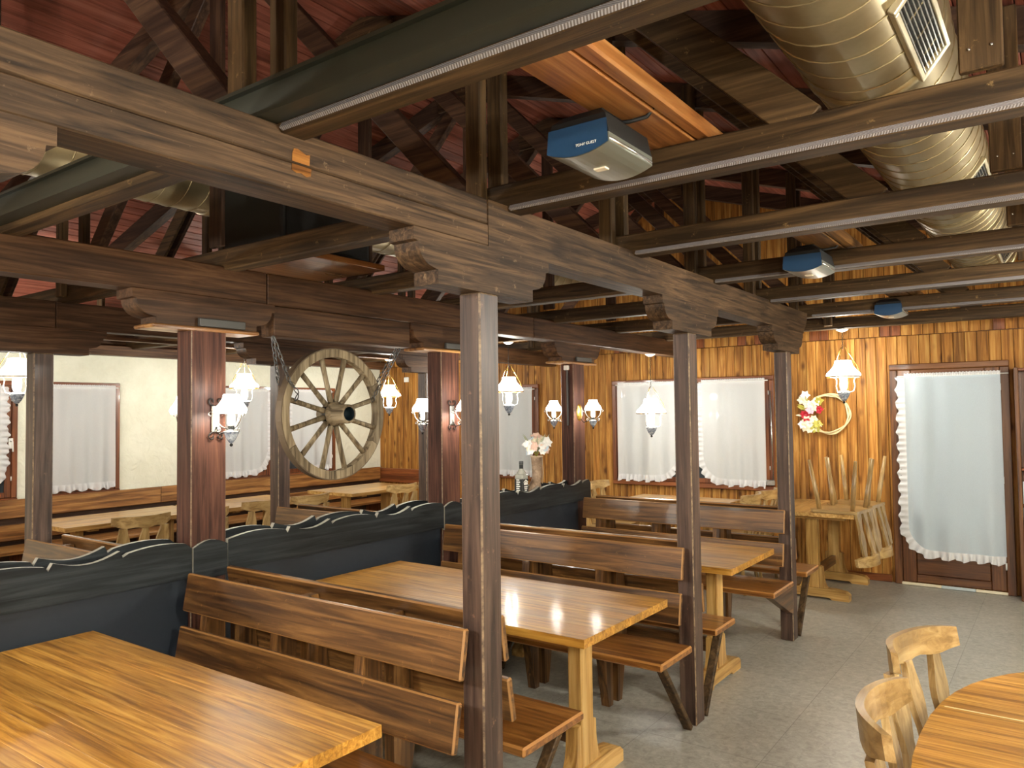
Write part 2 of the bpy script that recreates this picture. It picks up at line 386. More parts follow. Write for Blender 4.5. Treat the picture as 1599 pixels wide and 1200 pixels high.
# ------------------------------------------------------------------ roof trusses
ordn = ['', 'behind the round table', 'with dark green steel girder on top', 'carrying the nearest hanging speaker board', 'third', 'fourth', 'fifth', 'sixth', 'seventh']
tlabels = ['dark timber roof truss behind the camera', 'dark timber roof truss directly overhead the camera', 'nearest dark roof truss in view, beside the olive steel girder',
 'dark roof truss just behind the nearest hanging loudspeaker', 'dark roof truss in front of the second hanging loudspeaker', 'dark roof truss right behind the second hanging loudspeaker',
 'dark roof truss in front of the third hanging loudspeaker', 'dark roof truss at the third hanging loudspeaker over the far bench', 'last dark roof truss against the far plank wall']
for k, yb in enumerate(TB):
    ya = yb-.085; yc = (ya+yb)/2
    t = thing('roof_truss', tlabels[k], 'roof truss', (RX, yc, 2.372), 'roof trusses in a row')
    MB().box(XW+.02, XR-.02, ya, yb, 2.372, 2.476, .006).build('tie_beam', wood('dark', 'X'), t)
    if 2 <= k <= 7:
        MB().bar((XF+.01, ya+.004, 2.388), (XR-.05, ya+.004, 2.388), .012, .026, (0, .55, 1)).build('light_strip', STRIP, t)
    for sg in (1, -1):
        X = lambda x: RX+sg*(x-RX)
        xe = XR-.03 if sg > 0 else RX-(XW+.03)+RX
        f = lambda a, b, d: (a, d, b)
        x1 = XR-.02 if sg > 0 else XW+.02
        MB().prism([(RX, RZ), (x1, zraft(x1)), (x1, zraft(x1)+.14), (RX, RZ+.14)], fXZ, ya+.004, yb-.004).build('rafter', wood('rafter', 'X'), t)
        for y0, y1 in ((ya-.046, ya-.001), (yb+.001, yb+.046)):
            xa, xb = sorted((X(-1.755), X(-1.685)))
            MB().box(xa, xb, y0, y1, 2.484 if (k == 2 and y0 < ya) else 2.40, zraft((xa+xb)/2)+.12, .005).build('post_plank', wood('dark', 'Z'), t)
        MB().bar((X(-1.80), yc, 2.43), (X(-3.32), yc, 4.0), .10, .055, (0, 1, 0), .004).build('diagonal', wood('rafter', 'X'), t)
        MB().bar((X(-1.62), ya+.012, 3.50), (X(-.56), ya+.012, 2.45), .115, .022, (0, 1, 0), .003).build('strut', wood('dark', 'X'), t)
        MB().bar((X(-1.62), yb-.012, 3.50), (X(-.56), yb-.012, 2.45), .115, .022, (0, 1, 0), .003).build('strut', wood('rafter', 'X'), t)
        xa, xb = sorted((X(-.185), X(-.09)))
        MB().box(xa, xb, ya-.03, ya-.002, 2.478, zraft((xa+xb)/2)+.12, .004).build('hanger_plank', wood('dark', 'Z'), t)
        m = MB()
        for sx in (.25, .75):
            m.sphere((xa+(xb-xa)*sx, ya-.031, 2.53), .004, 6, 4)
        m.build('screw', CHROME, t)
    MB().box(RX-.05, RX+.05, ya-.03, ya-.002, 2.484, RZ+.05, .005).build('king_post', wood('rafter', 'Z'), t)
    MB().prism([(RX-.26, RZ-.1), (RX+.26, RZ-.1), (RX+.26, RZ+.03), (RX, RZ+.11), (RX-.26, RZ+.03)], fXZ, ya-.05, ya-.031).build('gusset', wood('beam', 'X'), t)
# steel girder above the nearest tie
g = thing('steel_girder', 'dark olive painted steel girder lying along the nearest roof tie', 'girder', (RX, 1.23, 2.478))
y0, y1 = 1.140, 1.203
MB().box(XW+.2, XR-.02, y0, y1, 2.394, 2.404).build('lower_flange', STEEL, g)
MB().box(XW+.2, XR-.02, y0, y1, 2.470, 2.480).build('upper_flange', STEEL, g)
MB().box(XW+.2, XR-.02, y0+.016, y0+.024, 2.404, 2.470).build('web', STEEL, g)

# ------------------------------------------------------------------ long beams
g = thing('longitudinal_beam', 'long pale brown front beam on the slim posts, nearest the camera', 'beam', (XF-.06, 2, 2.226))
MB().box(XF-.12, XF, YN+.02, 2.072, 2.3045, 2.392, .004).build('upper_timber', wood('beam', 'Y'), g)
MB().box(XF-.12, XF+.003, YN+.02, 2.072, 2.226, 2.3025, .004).build('lower_timber', wood('beam', 'Y'), g)
MB().prism([(2.076, 2.226), (6.02, 2.226), (6.05, 2.26), (6.10, 2.30), (6.125, 2.34), (6.14, 2.392), (2.076, 2.392)], fYZ, XF-.12, XF).build('main_timber', wood('beam', 'Y'), g)
MB().prism([(1.244, 2.308), (1.300, 2.308), (1.302, 2.338), (1.290, 2.334), (1.276, 2.339), (1.262, 2.344), (1.250, 2.342), (1.245, 2.330)], fYZ, XF+.0002, XF+.0016).build('bare_patch', wood('seat', 'Y'), g)
MB().prism([(1.242, 2.300), (1.240, 2.284), (1.256, 2.278), (1.270, 2.281), (1.288, 2.274), (1.302, 2.280), (1.304, 2.300)], fYZ, XF+.0032, XF+.0044).build('bare_patch', wood('seat', 'Y'), g)
g = thing('longitudinal_beam', 'long dark middle beam above the wagon wheel and black partition', 'beam', (XM-.06, 2, 2.226))
MB().box(XM-.13, XM, YN+.02, 2.44, 2.226, 2.39, .005).build('main_timber', wood('midbeam', 'Y'), g)
MB().box(XM-.13, XM, 2.444, 4.9, 2.226, 2.39, .005).build('main_timber', wood('midbeam', 'Y'), g)
MB().box(XM-.13, XM, 4.904, YE-.02, 2.226, 2.39, .005).build('main_timber', wood('midbeam', 'Y'), g)
MB().box(XM-.12, XM-.008, PY[0]+.415, PY[1]-.345, 2.065, 2.224, .004).build('filler_timber', wood('midbeam', 'Y'), g)
g = thing('longitudinal_beam', 'long dark rear beam nearest the white plaster wall', 'beam', (XL-.06, 2, 2.21))
MB().box(XL-.12, XL, YN+.02, 2.16, 2.21, 2.38, .005).build('main_timber', wood('midbeam', 'Y'), g)
MB().box(XL-.12, XL, 2.164, YE-.02, 2.21, 2.38, .005).build('main_timber', wood('midbeam', 'Y'), g)

# ------------------------------------------------------------------ posts with corbels
def corbel_poly(yc, z0, z1, half=.377):
    h = z1-z0; pts = []
    for s in (1,):
        pts += [(yc+half, z1), (yc+half, z1-.24*h), (yc+half-.02, z1-.26*h)]
        for i in range(1, 8):
            a = i/8*pi/2
            pts.append((yc+half-.02-.075*(1-cos(a)), z1-.26*h-.44*h*sin(a)))
        pts += [(yc+half-.102, z1-.72*h), (yc+half-.112, z1-.72*h), (yc+half-.112, z0)]
    left = [(2*yc-a, b) for a, b in reversed(pts)]
    return pts+left
def post(name, label, x1, wx, yc, wy, ztop, kind, group, corb=True, cmat='beam', zc=2.226, z0=0.0, c=.006):
    t = thing(name, label, 'post', (x1-wx/2, yc, 0), group)
    MB().box(x1-wx, x1, yc-wy/2, yc+wy/2, z0, ztop, c, 0, 1).build('shaft', [wood(kind, 'Z'), WORN], t)
    if corb:
        MB().prism(corbel_poly(yc, ztop, zc), fYZ, x1-wx-.012, x1+.002).build('corbel', wood(cmat, 'Y'), t)
    return t
post('timber_post', 'slim dark front post outside the left edge, only its carved corbel in view', XF, .092, .30, .11, 2.062, 'post', 'front row posts')
for i, l in enumerate(('slim worn brown post nearest the camera, at the front double bench', 'slim dark post at the aisle end of the second double bench', 'slim dark post at the aisle end of the farthest double bench')):
    post('timber_post', l, XF, .092, PY[i], .108, 2.062, 'post', 'front row posts')
for i, l in enumerate(('thick reddish post left of the wagon wheel with two lit wall lamps', 'thick reddish post right of the wagon wheel with two lit wall lamps', 'thick dark post at the far end of the black partition')):
    t = post('timber_post', l, XM-[0, 0, .05][i], .125, PY[i]+.035, .185, 2.062, 'mpost', 'middle row posts', True, 'midbeam', c=.004)
    x1 = XM-[0, 0, .05][i]
    MB().box(x1-.15, x1+.03, PY[i]-.26, PY[i]+.30, 2.056, 2.074, .006).build('cap_board', wood('railw', 'Y'), t)
    MB().box(x1+.003, x1+.028, PY[i]-.03, PY[i]+.22, 2.078, 2.118, .004).build('cable_cover', plain('grey_plastic', rgb(70,68,64), .5), t)
for y, l in ((PY[0]+.02, 'dark slim rear post left of the frilled white-wall window'), (PY[1]+.02, 'dark slim rear post just behind the wagon wheel'), (PY[2]+.0, 'dark slim rear post half hidden behind the right thick post')):
    post('timber_post', l, XL, .11, y, .115, 2.05, 'post', 'rear row posts', True, 'midbeam', 2.21)

# ------------------------------------------------------------------ hanging board, speakers, ducts
for y0, y1, mt, l in ((1.295, 2.40, 'orange', 'honey coloured board on the roof ties above the nearest loudspeaker'), (3.72, 4.40, 'bench', 'brown board on the roof ties above the second loudspeaker'), (6.0, 6.62, 'bench', 'brown board on the roof ties above the farthest loudspeaker')):
    tag(MB().box(-1.035, -.895, y0, y1, 2.478, 2.50, .003).box(-.892, -.845, y0, y1, 2.482, 2.53, .006).local('ceiling_board', wood(mt, 'Y')), l, 'board', 'boards above the loudspeakers')
def speaker_mesh(root):
    # local: x width, y depth (front at -y), z=0 bottom
    A = .095; B = .13
    def sect(z, sx, sy): return [(-A*sx, -B*sy, z), (A*sx, -B*sy, z), (A*sx, B*sy, z), (-A*sx, B*sy, z)]
    def shell(lv, capb=False, capt=False):
        m = MB(); vs = []
        for z, sx, sy in lv: vs += sect(z, sx, sy)
        fs = []
        for i in range(len(lv)-1):
            for j in range(4): fs.append((i*4+j, i*4+(j+1) % 4, i*4+4+(j+1) % 4, i*4+4+j))
        if capb: fs.append((3, 2, 1, 0))
        if capt: n = len(vs); fs.append((n-4, n-3, n-2, n-1))
        return m.add(vs, fs)
    shell([(.03, 1, .99), (.086, .88, .96), (.107, .62, .80), (.112, .50, .72)], True, True).local('body', BLACKP, root)
    n = 10; m = MB(); vs = []; fs = []
    for i in range(n+1):
        u = -1+2*i/n; d = .022*(1-u*u)
        for y in (-B, B): vs += [(A*u, y, -d+.004), (A*u*1.0, y, .03)]
    for i in range(n):
        b = i*4; fs += [(b, b+4, b+6, b+2), (b+1, b+3, b+7, b+5), (b, b+1, b+5, b+4), (b+2, b+6, b+7, b+3)]
    fs += [(0, 2, 3, 1), (n*4, n*4+1, n*4+3, n*4+2)]
    m.add(vs, fs); m.local('lower_shell', SILVER, root)
    m = MB(); vs = []; N = 10
    for i in range(N+1):
        u = -1+2*i/N; vs += [(A*u*1.0, -B-.004, .004-.021*(1-u*u)), (A*u*.955, -B*.98-.004, .068)]
    m.add(vs, [(2*i, 2*i+2, 2*i+3, 2*i+1) for i in range(N)])
    fr = m.local('front_panel', BLUE, root)
    MB().box(-.045, .045, -.07, .06, .120, .125, .002).box(-.022, .022, -.04, .03, .108, .121).local('ceiling_mount', IRON, root)
    MB().box(-.018, .018, -.012, .012, -.0215, -.0165).local('label_plate', plain('cream_label', rgb(235,222,196), .5), root)
    MB().tube([(A*.97, -B*.98, .014), (A*1.0, 0, .014), (A*.97, B*.98, .014)], .006, 6).local('chrome_rail', CHROME, root)
    MB().tube([(.02, .02, .112), (.07, .04, .112), (.12, .05, .118), (.15, .05, .15), (.15, .04, .19)], .006, 6).local('cable', BLACKP, root)
    return fr
spk = thing('loudspeaker', 'nearest hanging loudspeaker with blue front and white lettering', 'loudspeaker', (-1.035, 1.87, 2.352), 'hanging loudspeakers')
front = speaker_mesh(spk)
for y, l in ((4.04, 'second hanging loudspeaker with blue front, smaller and above the aisle'), (6.34, 'farthest hanging loudspeaker with blue front near the plank wall')):
    dup(spk, (-1.035, y, 2.352), 0, l)
fc = bpy.data.curves.new('lettering', 'FONT'); fc.body = 'TONY GUEST'; fc.size = .0105; fc.align_x = 'CENTER'; fc.extrude = .0004
fo = bpy.data.objects.new('lettering', fc); col.objects.link(fo)
bpy.context.view_layer.update()
dg = bpy.context.evaluated_depsgraph_get()
tm = bpy.data.meshes.new_from_object(fo.evaluated_get(dg)); tm.materials.append(WHITE)
bpy.data.objects.remove(fo)
lo = link('lettering', tm, spk, (.03, -.1365, .006)); lo.rotation_euler = (math.radians(86), 0, 0)
# black cabinet resting on the ties
g = thing('speaker_cabinet', 'large black speaker cabinet standing on the roof ties above the middle beam', 'speaker', (-3.55, 2.72, 2.478))
MB().box(-3.72, -3.22, 2.44, 3.06, 2.515, 2.93, .012).build('cabinet', plain('black_cabinet', rgb(16,20,22), .6), g)
MB().box(-3.222, -3.212, 2.47, 3.03, 2.54, 2.905, .003).build('grille', plain('black_grille', rgb(12,14,16), .8), g)
tag(MB().box(-3.78, -3.16, 2.33, 3.12, 2.478, 2.512, .004).local('platform', wood('orange', 'Y')), 'honey coloured board under the black speaker cabinet', 'board')
def duct(name, label, cx, cz, r, y0, y1, vents, ang):
    g = thing(name, label, 'air duct', (cx, (y0+y1)/2, cz-r))
    rot = Matrix.Rotation(-pi/2, 3, 'X')
    n = 40; m = MB(); m.lathe([(0.001, y0), (r, y0), (r, y1), (0.001, y1)], n, (cx, 0, cz), rot); m.build('pipe', DUCT, g)
    pitch = .12; tt = []
    steps = int((y1-y0)/pitch*28)
    for i in range(steps+1):
        a = 2*pi*i/28; y = y0+(y1-y0)*i/steps; tt.append((cx+(r+.001)*cos(a), y, cz+(r+.001)*sin(a)))
    MB().tube(tt, .0035, 5).build('spiral_seam', DUCT, g)
    y = y0+1.0
    while y < y1:
        MB().lathe([(r, y-.03), (r+.008, y-.025), (r+.008, y+.025), (r, y+.03)], n, (cx, 0, cz), rot).build('collar', DUCT, g); y += 2.0
    for vy in vents:
        rv = Matrix.Rotation(ang, 3, 'Y'); c0 = Vector((cx, vy, cz))+rv @ Vector((0, 0, -r-.002))
        v = MB()
        for u0, u1, w0, w1 in ((-.06, .06, -.24, -.22), (-.06, .06, .22, .24), (-.06, -.045, -.22, .22), (.045, .06, -.22, .22)):
            v.obox(c0+rv @ Vector(((u0+u1)/2, (w0+w1)/2, -.002)), (u1-u0, w1-w0, .022), rv, .002)
        fr = v.build('vent_frame', plain('vent_metal', rgb(206,196,168), .35, .6), g)
        MB().obox(c0+rv @ Vector((0, 0, .004)), (.092, .442, .004), rv).build('vent_back', BLACKP, g)
        for q in range(7):
            MB().obox(c0+rv @ Vector((-.039+.013*q, 0, -.003)), (.004, .44, .012), rv).build('vent_slat', CHROME, g)
    return g
duct('spiral_duct', 'large shiny beige spiral air duct above the aisle at upper right', -.443, 2.787, .207, YN+.1, 6.6, (2.26, 4.0, 5.9), -.92)
duct('spiral_duct', 'beige spiral air duct seen under the front beam at upper left', -3.96, 3.0, .185, YN+.1, 6.9, (), 0)

# ------------------------------------------------------------------ windows, door, curtains
def curtain(label, loc, rz, W, H, side, folds, seed, corner=.26, group='white sheer curtains', rod_over=.03, cloth=None):
    """local frame: x along the wall, -y into the room, z up from the bottom hem"""
    rr = random.Random(seed)
    t = thing('curtain', label, 'curtain', loc, group, rz)
    rw = .065
    def low(u):      # lower boundary of the cloth
        z = rw
        if side < 0 and u < corner: z = rw+corner-math.sqrt(max(0, corner**2-(corner-u)**2))
        if side > 0 and W-u < corner: z = rw+corner-math.sqrt(max(0, corner**2-(corner-(W-u))**2))
        return z
    ph = [rr.random()*6.3 for _ in range(5)]; fr = [folds*(.28+.34*rr.random()) for _ in range(4)]
    def off(u, v):   # fold depth
        a = .25+.75*v
        d = 0
        for q in range(4): d += sin(fr[q]*2*pi*u/W*(1 if q < 3 else 1.35)+ph[q]+.6*(1-v)*sin(3*v+ph[q]))
        return -.036-.0105*a*d
    nu, nv = 70, 14; vs = []; fs = []
    for i in range(nu+1):
        u = W*i/nu; lo = low(u)
        for j in range(nv+1):
            v = j/nv; z = lo+(H-lo)*v; vs.append((u, off(u, 1-v)-.004*(1-v), z))
    for i in range(nu):
        for j in range(nv): a = i*(nv+1)+j; fs.append((a, a+nv+1, a+nv+2, a+1))
    MB().add(vs, fs, 0, True).local('cloth', cloth or SHEER, t)
    # heading: gathered band over the rod
    m = MB(); vs = []; fs = []
    for i in range(nu*2+1):
        u = W*i/(nu*2); d = -.026-.006*sin(i*1.9)
        vs += [(u, d, H-.015), (u, d-.004, H+.01), (u, d, H+.034+.003*sin(i*1.3))]
    for i in range(nu*2): a = i*3; fs += [(a, a+3, a+4, a+1), (a+1, a+4, a+5, a+2)]
    m.add(vs, fs, 0, True).local('heading', RUFF, t)
    MB().tube([(-rod_over, -.026, H+.008), (W+rod_over, -.026, H+.008)], .006, 8).local('rod', WHITE, t)
    # ruffle path
    path = []
    if side == 0: path = [((W*i/60), rw, 0, -1) for i in range(61)]
    else:
        cx = corner if side < 0 else W-corner
        path += [((0 if side < 0 else W), H-(H-rw-corner)*i/40, (-1 if side < 0 else 1), 0) for i in range(41)]
        for i in range(1, 12):
            a = pi/2*i/12
            path.append((cx+(-1 if side < 0 else 1)*corner*cos(a), rw+corner-corner*sin(a), (-1 if side < 0 else 1)*cos(a), -sin(a)))
        path += [((cx+((W-corner)*i/40 if side < 0 else -(W-corner)*i/40)), rw, 0, -1) for i in range(41)]
    pts = []; 
    for i in range(len(path)-1):
        for k in range(3):
            f = k/3; a, b = path[i], path[i+1]; pts.append(tuple(a[q]+(b[q]-a[q])*f for q in range(4)))
    vs = []; fs = []; s = 0; prev = None
    for i, (x, z, nx, nz) in enumerate(pts):
        if prev: s += math.hypot(x-prev[0], z-prev[1])
        prev = (x, z)
        wv = sin(s*2*pi/.055+.8*sin(s*9)); dz = .012*sin(s*2*pi/.13+seed)
        yy = off(min(max(x, 0), W), .9)-.006
        vs += [(x-nx*.006, yy-.004, z-nz*.006), (x+nx*.01, yy-.006-.004*wv, z+nz*.01), (x+nx*(rw*.6), yy-.008-.012*wv, z+nz*rw*.6), (x+nx*(rw+dz)+.006*wv*nz, yy-.008-.020*wv, z+nz*(rw+dz))]
    for i in range(len(pts)-1):
        a = i*4; fs += [(a+q, a+4+q, a+5+q, a+1+q) for q in range(3)]
    MB().add(vs, fs, 0, True).local('ruffle', RUFF, t)
    return t
def window(name, loc, rz, W, H, sashes, handle=True):
    """local: x along wall, z from the sill, -y into the room"""
    w_ = struct(name, loc); w_.rotation_euler = (0, 0, rz)
    fm = wood('frame', 'Z'); fh = wood('frame', 'X'); c = .05
    MB().box(0, W, -.035, -.002, H-c, H, .005).local('head_casing', fh, w_)
    MB().box(0, W, -.045, -.002, 0, c, .005).local('sill', fh, w_)
    for x in (0, W-c): MB().box(x, x+c, -.035, -.002, c, H-c, .005).local('side_casing', fm, w_)
    sw = (W-2*c)/sashes
    for i in range(sashes):
        x0 = c+sw*i+.003; x1 = c+sw*(i+1)-.003; q = .055
        s = MB().box(x0, x0+q, -.026, -.003, c+.003, H-c-.003, .004).box(x1-q, x1, -.026, -.003, c+.003, H-c-.003, .004)
        s.box(x0+q, x1-q, -.026, -.003, c+.003, c+q, .004).box(x0+q, x1-q, -.026, -.003, H-c-q, H-c-.003, .004)
        so = s.local('sash', fm, w_)
        MB().box(x0+q, x1-q, -.012, -.008, c+q, H-c-q).local('pane', NIGHT, so)
        for hz in (.2, .85): MB().tube([(x1+.0, -.03, H*hz-.02), (x1+.0, -.03, H*hz+.02)], .006, 6).local('hinge', WHITE, so)
    return w_
# far wall: pair of windows and the farther one
window('window_1', (-4.30, YE-.002, .80), 0, 1.88, 1.20, 2)
curtain('white frilled curtain on the left sash of the far wall window, pendant lamp before it', (-4.21, YE-.03, .85), 0, .74, 1.09, 1, 6, 3)
curtain('white frilled curtain on the right sash of the far wall window beside the wreath', (-3.19, YE-.03, .84), 0, .69, 1.10, -1, 6, 5)
window('window_2', (-6.62, YE-.002, .80), 0, 1.27, 1.20, 2)
curtain('white curtain on the far wall window directly behind the boot vase', (-5.98, YE-.03, .84), 0, .56, 1.09, 0, 5, 8)
curtain('white curtain on the far wall window, mostly hidden by the nearest post', (-6.56, YE-.03, .84), 0, .50, 1.09, 0, 5, 9)
# white wall windows
h = pi/2
window('window_3', (XW+.002, 2.45, .84), h, .69, 1.17, 1)
curtain('white frilled curtain cut by the left edge of the picture', (XW+.03, 2.50, .905), h, .48, 1.045, 1, 5, 11)
window('window_4', (XW+.002, 3.40, .84), h, .72, 1.17, 1)
curtain('white curtain on the white wall between the rear left post and thick post', (XW+.03, 3.42, .905), h, .64, 1.045, 0, 6, 12)
window('window_5', (XW+.002, 5.33, .84), h, .72, 1.17, 1)
curtain('white curtain on the white wall beside the thick post lamp', (XW+.03, 5.36, .905), h, .60, 1.045, 1, 6, 13)
window('window_6', (XW+.002, 6.22, .84), h, .87, 1.17, 1)
curtain('white curtain on the white wall behind the wagon wheel', (XW+.03, 6.34, .905), h, .66, 1.045, -1, 6, 14)
# window furniture
m = thing('window_handle', 'small white handle on the brown window frame at left edge', 'handle', (XW+.035, 3.08, 1.42))
MB().box(XW+.03, XW+.04, 3.06, 3.10, 1.36, 1.46, .003).build('plate', WHITE, m); MB().tube([(XW+.04, 3.08, 1.43), (XW+.075, 3.08, 1.43), (XW+.075, 3.085, 1.33)], .008, 6).build('lever', WHITE, m)
m = thing('window_handle', 'white metal lever of the far window opener next to the far slim post', 'handle', (-2.44, YE-.05, .9))
MB().tube([(-2.435, YE-.05, .88), (-2.45, YE-.05, 1.84)], .007, 6).build('rod', CHROME, m); MB().box(-2.52, -2.42, YE-.07, YE-.037, .86, .92, .008).build('lever', CHROME, m)
# door
d = struct('door_1', (-.86, YE, 0))
dm, dh = wood('door', 'Z'), wood('door', 'X')
MB().box(-1.33, -1.265, YE-.045, YE-.001, 0, 2.0, .006).build('jamb', dm, d)
MB().box(-.445, -.375, YE-.045, YE-.001, 0, 2.0, .006).build('jamb', dm, d)
MB().box(-1.33, -.375, YE-.05, YE-.001, 2.001, 2.055, .006).build('lintel', dh, d)
for x0, x1 in ((-1.262, -1.15), (-.56, -.448)): MB().box(x0, x1, YE-.034, YE-.003, .03, 1.998, .005).build('stile', dm, d)
for z0, z1 in ((.03, .10), (.30, .40), (1.90, 1.998)): MB().box(-1.148, -.562, YE-.034, YE-.003, z0, z1, .005).build('rail', dh, d)
MB().box(-1.148, -.562, YE-.022, YE-.004, .10, .30, .012).build('bottom_panel', dh, d)
MB().box(-1.148, -.562, YE-.016, YE-.010, .40, 1.90).build('pane', NIGHT, d)
MB().box(-1.27, -.95, YE-.06, YE-.035, .003, .026, .003).box(-.68, -.44, YE-.06, YE-.035, .003, .026, .003).build('threshold', plain('cream_plastic', rgb(226,214,186), .5), d)
MB().box(-.948, -.682, YE-.06, YE-.035, .003, .026, .003).build('threshold', plain('grey_plastic2', rgb(186,196,198), .5), d)
for z in (.25, 1.0, 1.82): MB().tube([(-.446, YE-.05, z-.03), (-.446, YE-.05, z+.03)], .008, 6).build('hinge', WHITE, d)
MB().box(-1.262, -1.228, YE-.045, YE-.035, .93, 1.15, .003).tube([(-1.245, YE-.045, 1.08), (-1.245, YE-.075, 1.08), (-1.245, YE-.075, 1.0)], .009, 6).build('door_handle', CHROME, d)
curtain('long white frilled curtain over the glazed door at right', (-1.20, YE-.05, .27), 0, .76, 1.66, -1, 7, 21, .22, rod_over=.06, cloth=DOORCLOTH)
# leaflet rack at the right edge
g = thing('leaflet_rack', 'dark wooden leaflet rack at the right picture edge beside the door', 'rack', (-.1, 7.85, 0))
MB().box(-.335, -.305, 7.74, 7.94, 0, 1.98, .005).build('side_panel', dm, g); MB().box(.12, .15, 7.74, 7.94, 0, 1.98, .005).build('side_panel', dm, g)
MB().box(-.305, .12, 7.92, 7.94, 0, 1.98).build('back_panel', dm, g)
for z in (.04, .58, .80, 1.1, 1.95): MB().box(-.304, .119, 7.75, 7.918, z, z+.02, .003).build('shelf', wood('frame', 'X'), g)
for i, (z, l) in enumerate(((.82, 'upper pale leaflet in the rack at right picture edge'), (.60, 'lower pale leaflet in the rack at right picture edge'))):
    tag(MB().box(-.30, -.14, 7.752, 7.765, z+.002, z+.19, .003).local('leaflet', PAPER), l, 'leaflet', 'leaflets in the rack')

# ------------------------------------------------------------------ partition
def wave_top(y0, y1, zb, seed=0):
    """scalloped upper edge between y0 and y1 (list of y,z)"""
    pts = []; y = y0; k = seed
    while y < y1-1e-4:
        if k % 2 == 0:       # convex bump
            Lb = .34; n = 9
            for i in range(n+1):
                u = i/n; yy = y+Lb*u
                if yy > y1: break
                pts.append((yy, zb+.005+.036*sin(pi*(.12+.72*u))))
            y += Lb
            pts.append((min(y+.012, y1), zb+.004))
        else:                # hollow
            Lb = .30; n = 8
            pts.append((min(y+.03, y1), zb+.034))
            for i in range(1, n+1):
                u = i/n; yy = y+.03+(Lb-.03)*u
                if yy > y1: break
                pts.append((yy, zb+.034-.030*sin(pi*min(1, u*.95))+.012*u*u))
            y += Lb
            pts.append((min(y+.012, y1), zb+.012))
        k += 1
    out = []
    for p in pts:
        if not out or p[0] > out[-1][0]+1e-4: out.append(p)
    if out[-1][0] < y1: out.append((y1, out[-1][1]))
    return out
BK = wood('black', 'Y'); WE = plain('bare_edge', rgb(150,146,134), .6); NAVY = plain('navy_panel', rgb(20,28,38), .6)
secs = [(.40, PY[0]-.06, 'nearest black partition section with scalloped top, left of the thick post', 0),
        (PY[0]+.13, PY[1]-.06, 'black partition section with scalloped top under the wagon wheel', 0),
        (PY[1]+.13, 5.72, 'farthest black partition section with scalloped top, bottle and boot on it', 1)]
for y0, y1, l, sd in secs:
    g = thing('partition', l, 'partition', (-3.39, (y0+y1)/2, 0), 'black partition sections')
    for x0, x1, dz, s2 in ((XM-.012, XM+.014, 0, sd), (XM-.145, XM-.119, .008, sd+0)):
        y1b = y1 if dz == 0 else min(y1, 5.555)
        poly = [(y0, .895)]+[(a, b+dz) for a, b in wave_top(y0, y1b, 1.028, s2)]+[(y1b, .895)]
        MB().prism(poly, fYZ, x0, x1, 0, 1).build('scalloped_board', [BK, WE], g)
    y1 = min(y1, 5.555)
    MB().box(XM-.035, XM-.018, y0, y1, .05, .90).build('lower_panel', NAVY, g)
    MB().box(XM-.115, XM-.098, y0, y1, .05, .90).build('lower_panel', NAVY, g)
    MB().box(XM-.118, XM-.014, y0, y1, 1.005, 1.02, .003).build('ledge', BK, g)
    MB().box(XM-.12, XM-.02, y0, y1, 0, .05).build('plinth', BK, g)
for i in (0, 1):
    MB()
    tag(MB().prism([(PY[i]-.055, .88), (PY[i]+.125, .88), (PY[i]+.125, 1.03)]+[(PY[i]+.125-.18*u/6, 1.03+.03*sin(pi*u/6)) for u in range(1, 7)], fYZ, XM+.001, XM+.018, 0, 1).local('post_panel', [BK, WE]),
        ['short black board across the left thick post between partition sections', 'short black board across the right thick post between partition sections'][i], 'board', 'black post boards')

# ------------------------------------------------------------------ double benches
def plank_back(g, x0, x1, yc, s, z0, z1, o0, o1, th=.028):
    poly = [(yc+s*o0, z0), (yc+s*o1, z1), (yc+s*(o1-th), z1+.004), (yc+s*(o0-th), z0)]
    c = .005
    y_t0, y_t1 = yc+s*o1, yc+s*(o1-th)
    m = MB(); 
    p = Vector(((x0+x1)/2, yc+s*(o0+o1-th)/2, (z0+z1)/2)); ang = math.atan2(o0-o1, z1-z0)
    rot = Matrix.Rotation(s*ang, 3, 'X')
    m.obox(p, (x1-x0, th, math.hypot(z1-z0, o0-o1)), rot, .006, 0, 1)
    m.build('back_plank', [wood('bench', 'X'), plain('bench_edge_glint', rgb(150,108,62), .35)], g)  # paler chamfer colour paints the glints along the plank edges
def double_bench(label, yc, x0, x1, xs, fm=.52, fp=.53, brackets=(1, 1), mirror=False):
    g = thing('double_bench', label, 'bench', ((x0+x1)/2, yc, 0), 'back to back benches')
    for s, fr, br in ((-1, fm, brackets[0]), (1, fp, brackets[1])):
        plank_back(g, x0, x1, yc, s, .765, .930, .140, .112)
        plank_back(g, x0, x1, yc, s, .540, .700, .180, .152)
        ya, yb = sorted((yc+s*.165, yc+s*fr))
        MB().box(x0, xs, ya, yb, .415, .452, .008, 0, 1).build('seat', [wood('seat', 'X'), plain('seat_edge', rgb(170,118,62), .3)], g)
        for xx in (x0+.12, x0+.62, x0+1.12):
            MB().prism([(yc+s*.03, 0), (yc+s*.075, 0), (yc+s*.155, .414), (yc+s*.12, .76), (yc+s*.085, .885), (yc+s*.03, .885)], fYZ, xx, xx+.05).build('upright', wood('bench', 'Z'), g)
        bx = (xs-.09) if not mirror else x0+.03
        for xx in (bx, x0+.25 if not mirror else x1-.3):
            if br: MB().bar((xx+.03, yc+s*(fr-.10), .413), (xx+.03, yc+s*.10, .004), .045, .03, (0, 0, 1), .004).build('brace', wood('dark', 'Y'), g)
            else: MB().prism([(yc+s*.06, .413), (yc+s*(fr-.08), .413), (yc+s*(fr-.1), .39), (yc+s*.12, .22), (yc+s*.06, .2)], fYZ, xx, xx+.05).build('brace', wood('bench', 'Y'), g)
    return g
double_bench('nearest double bench of brown planks at the worn front post', PY[0], -3.27, -1.628, -1.59, .52, .585)
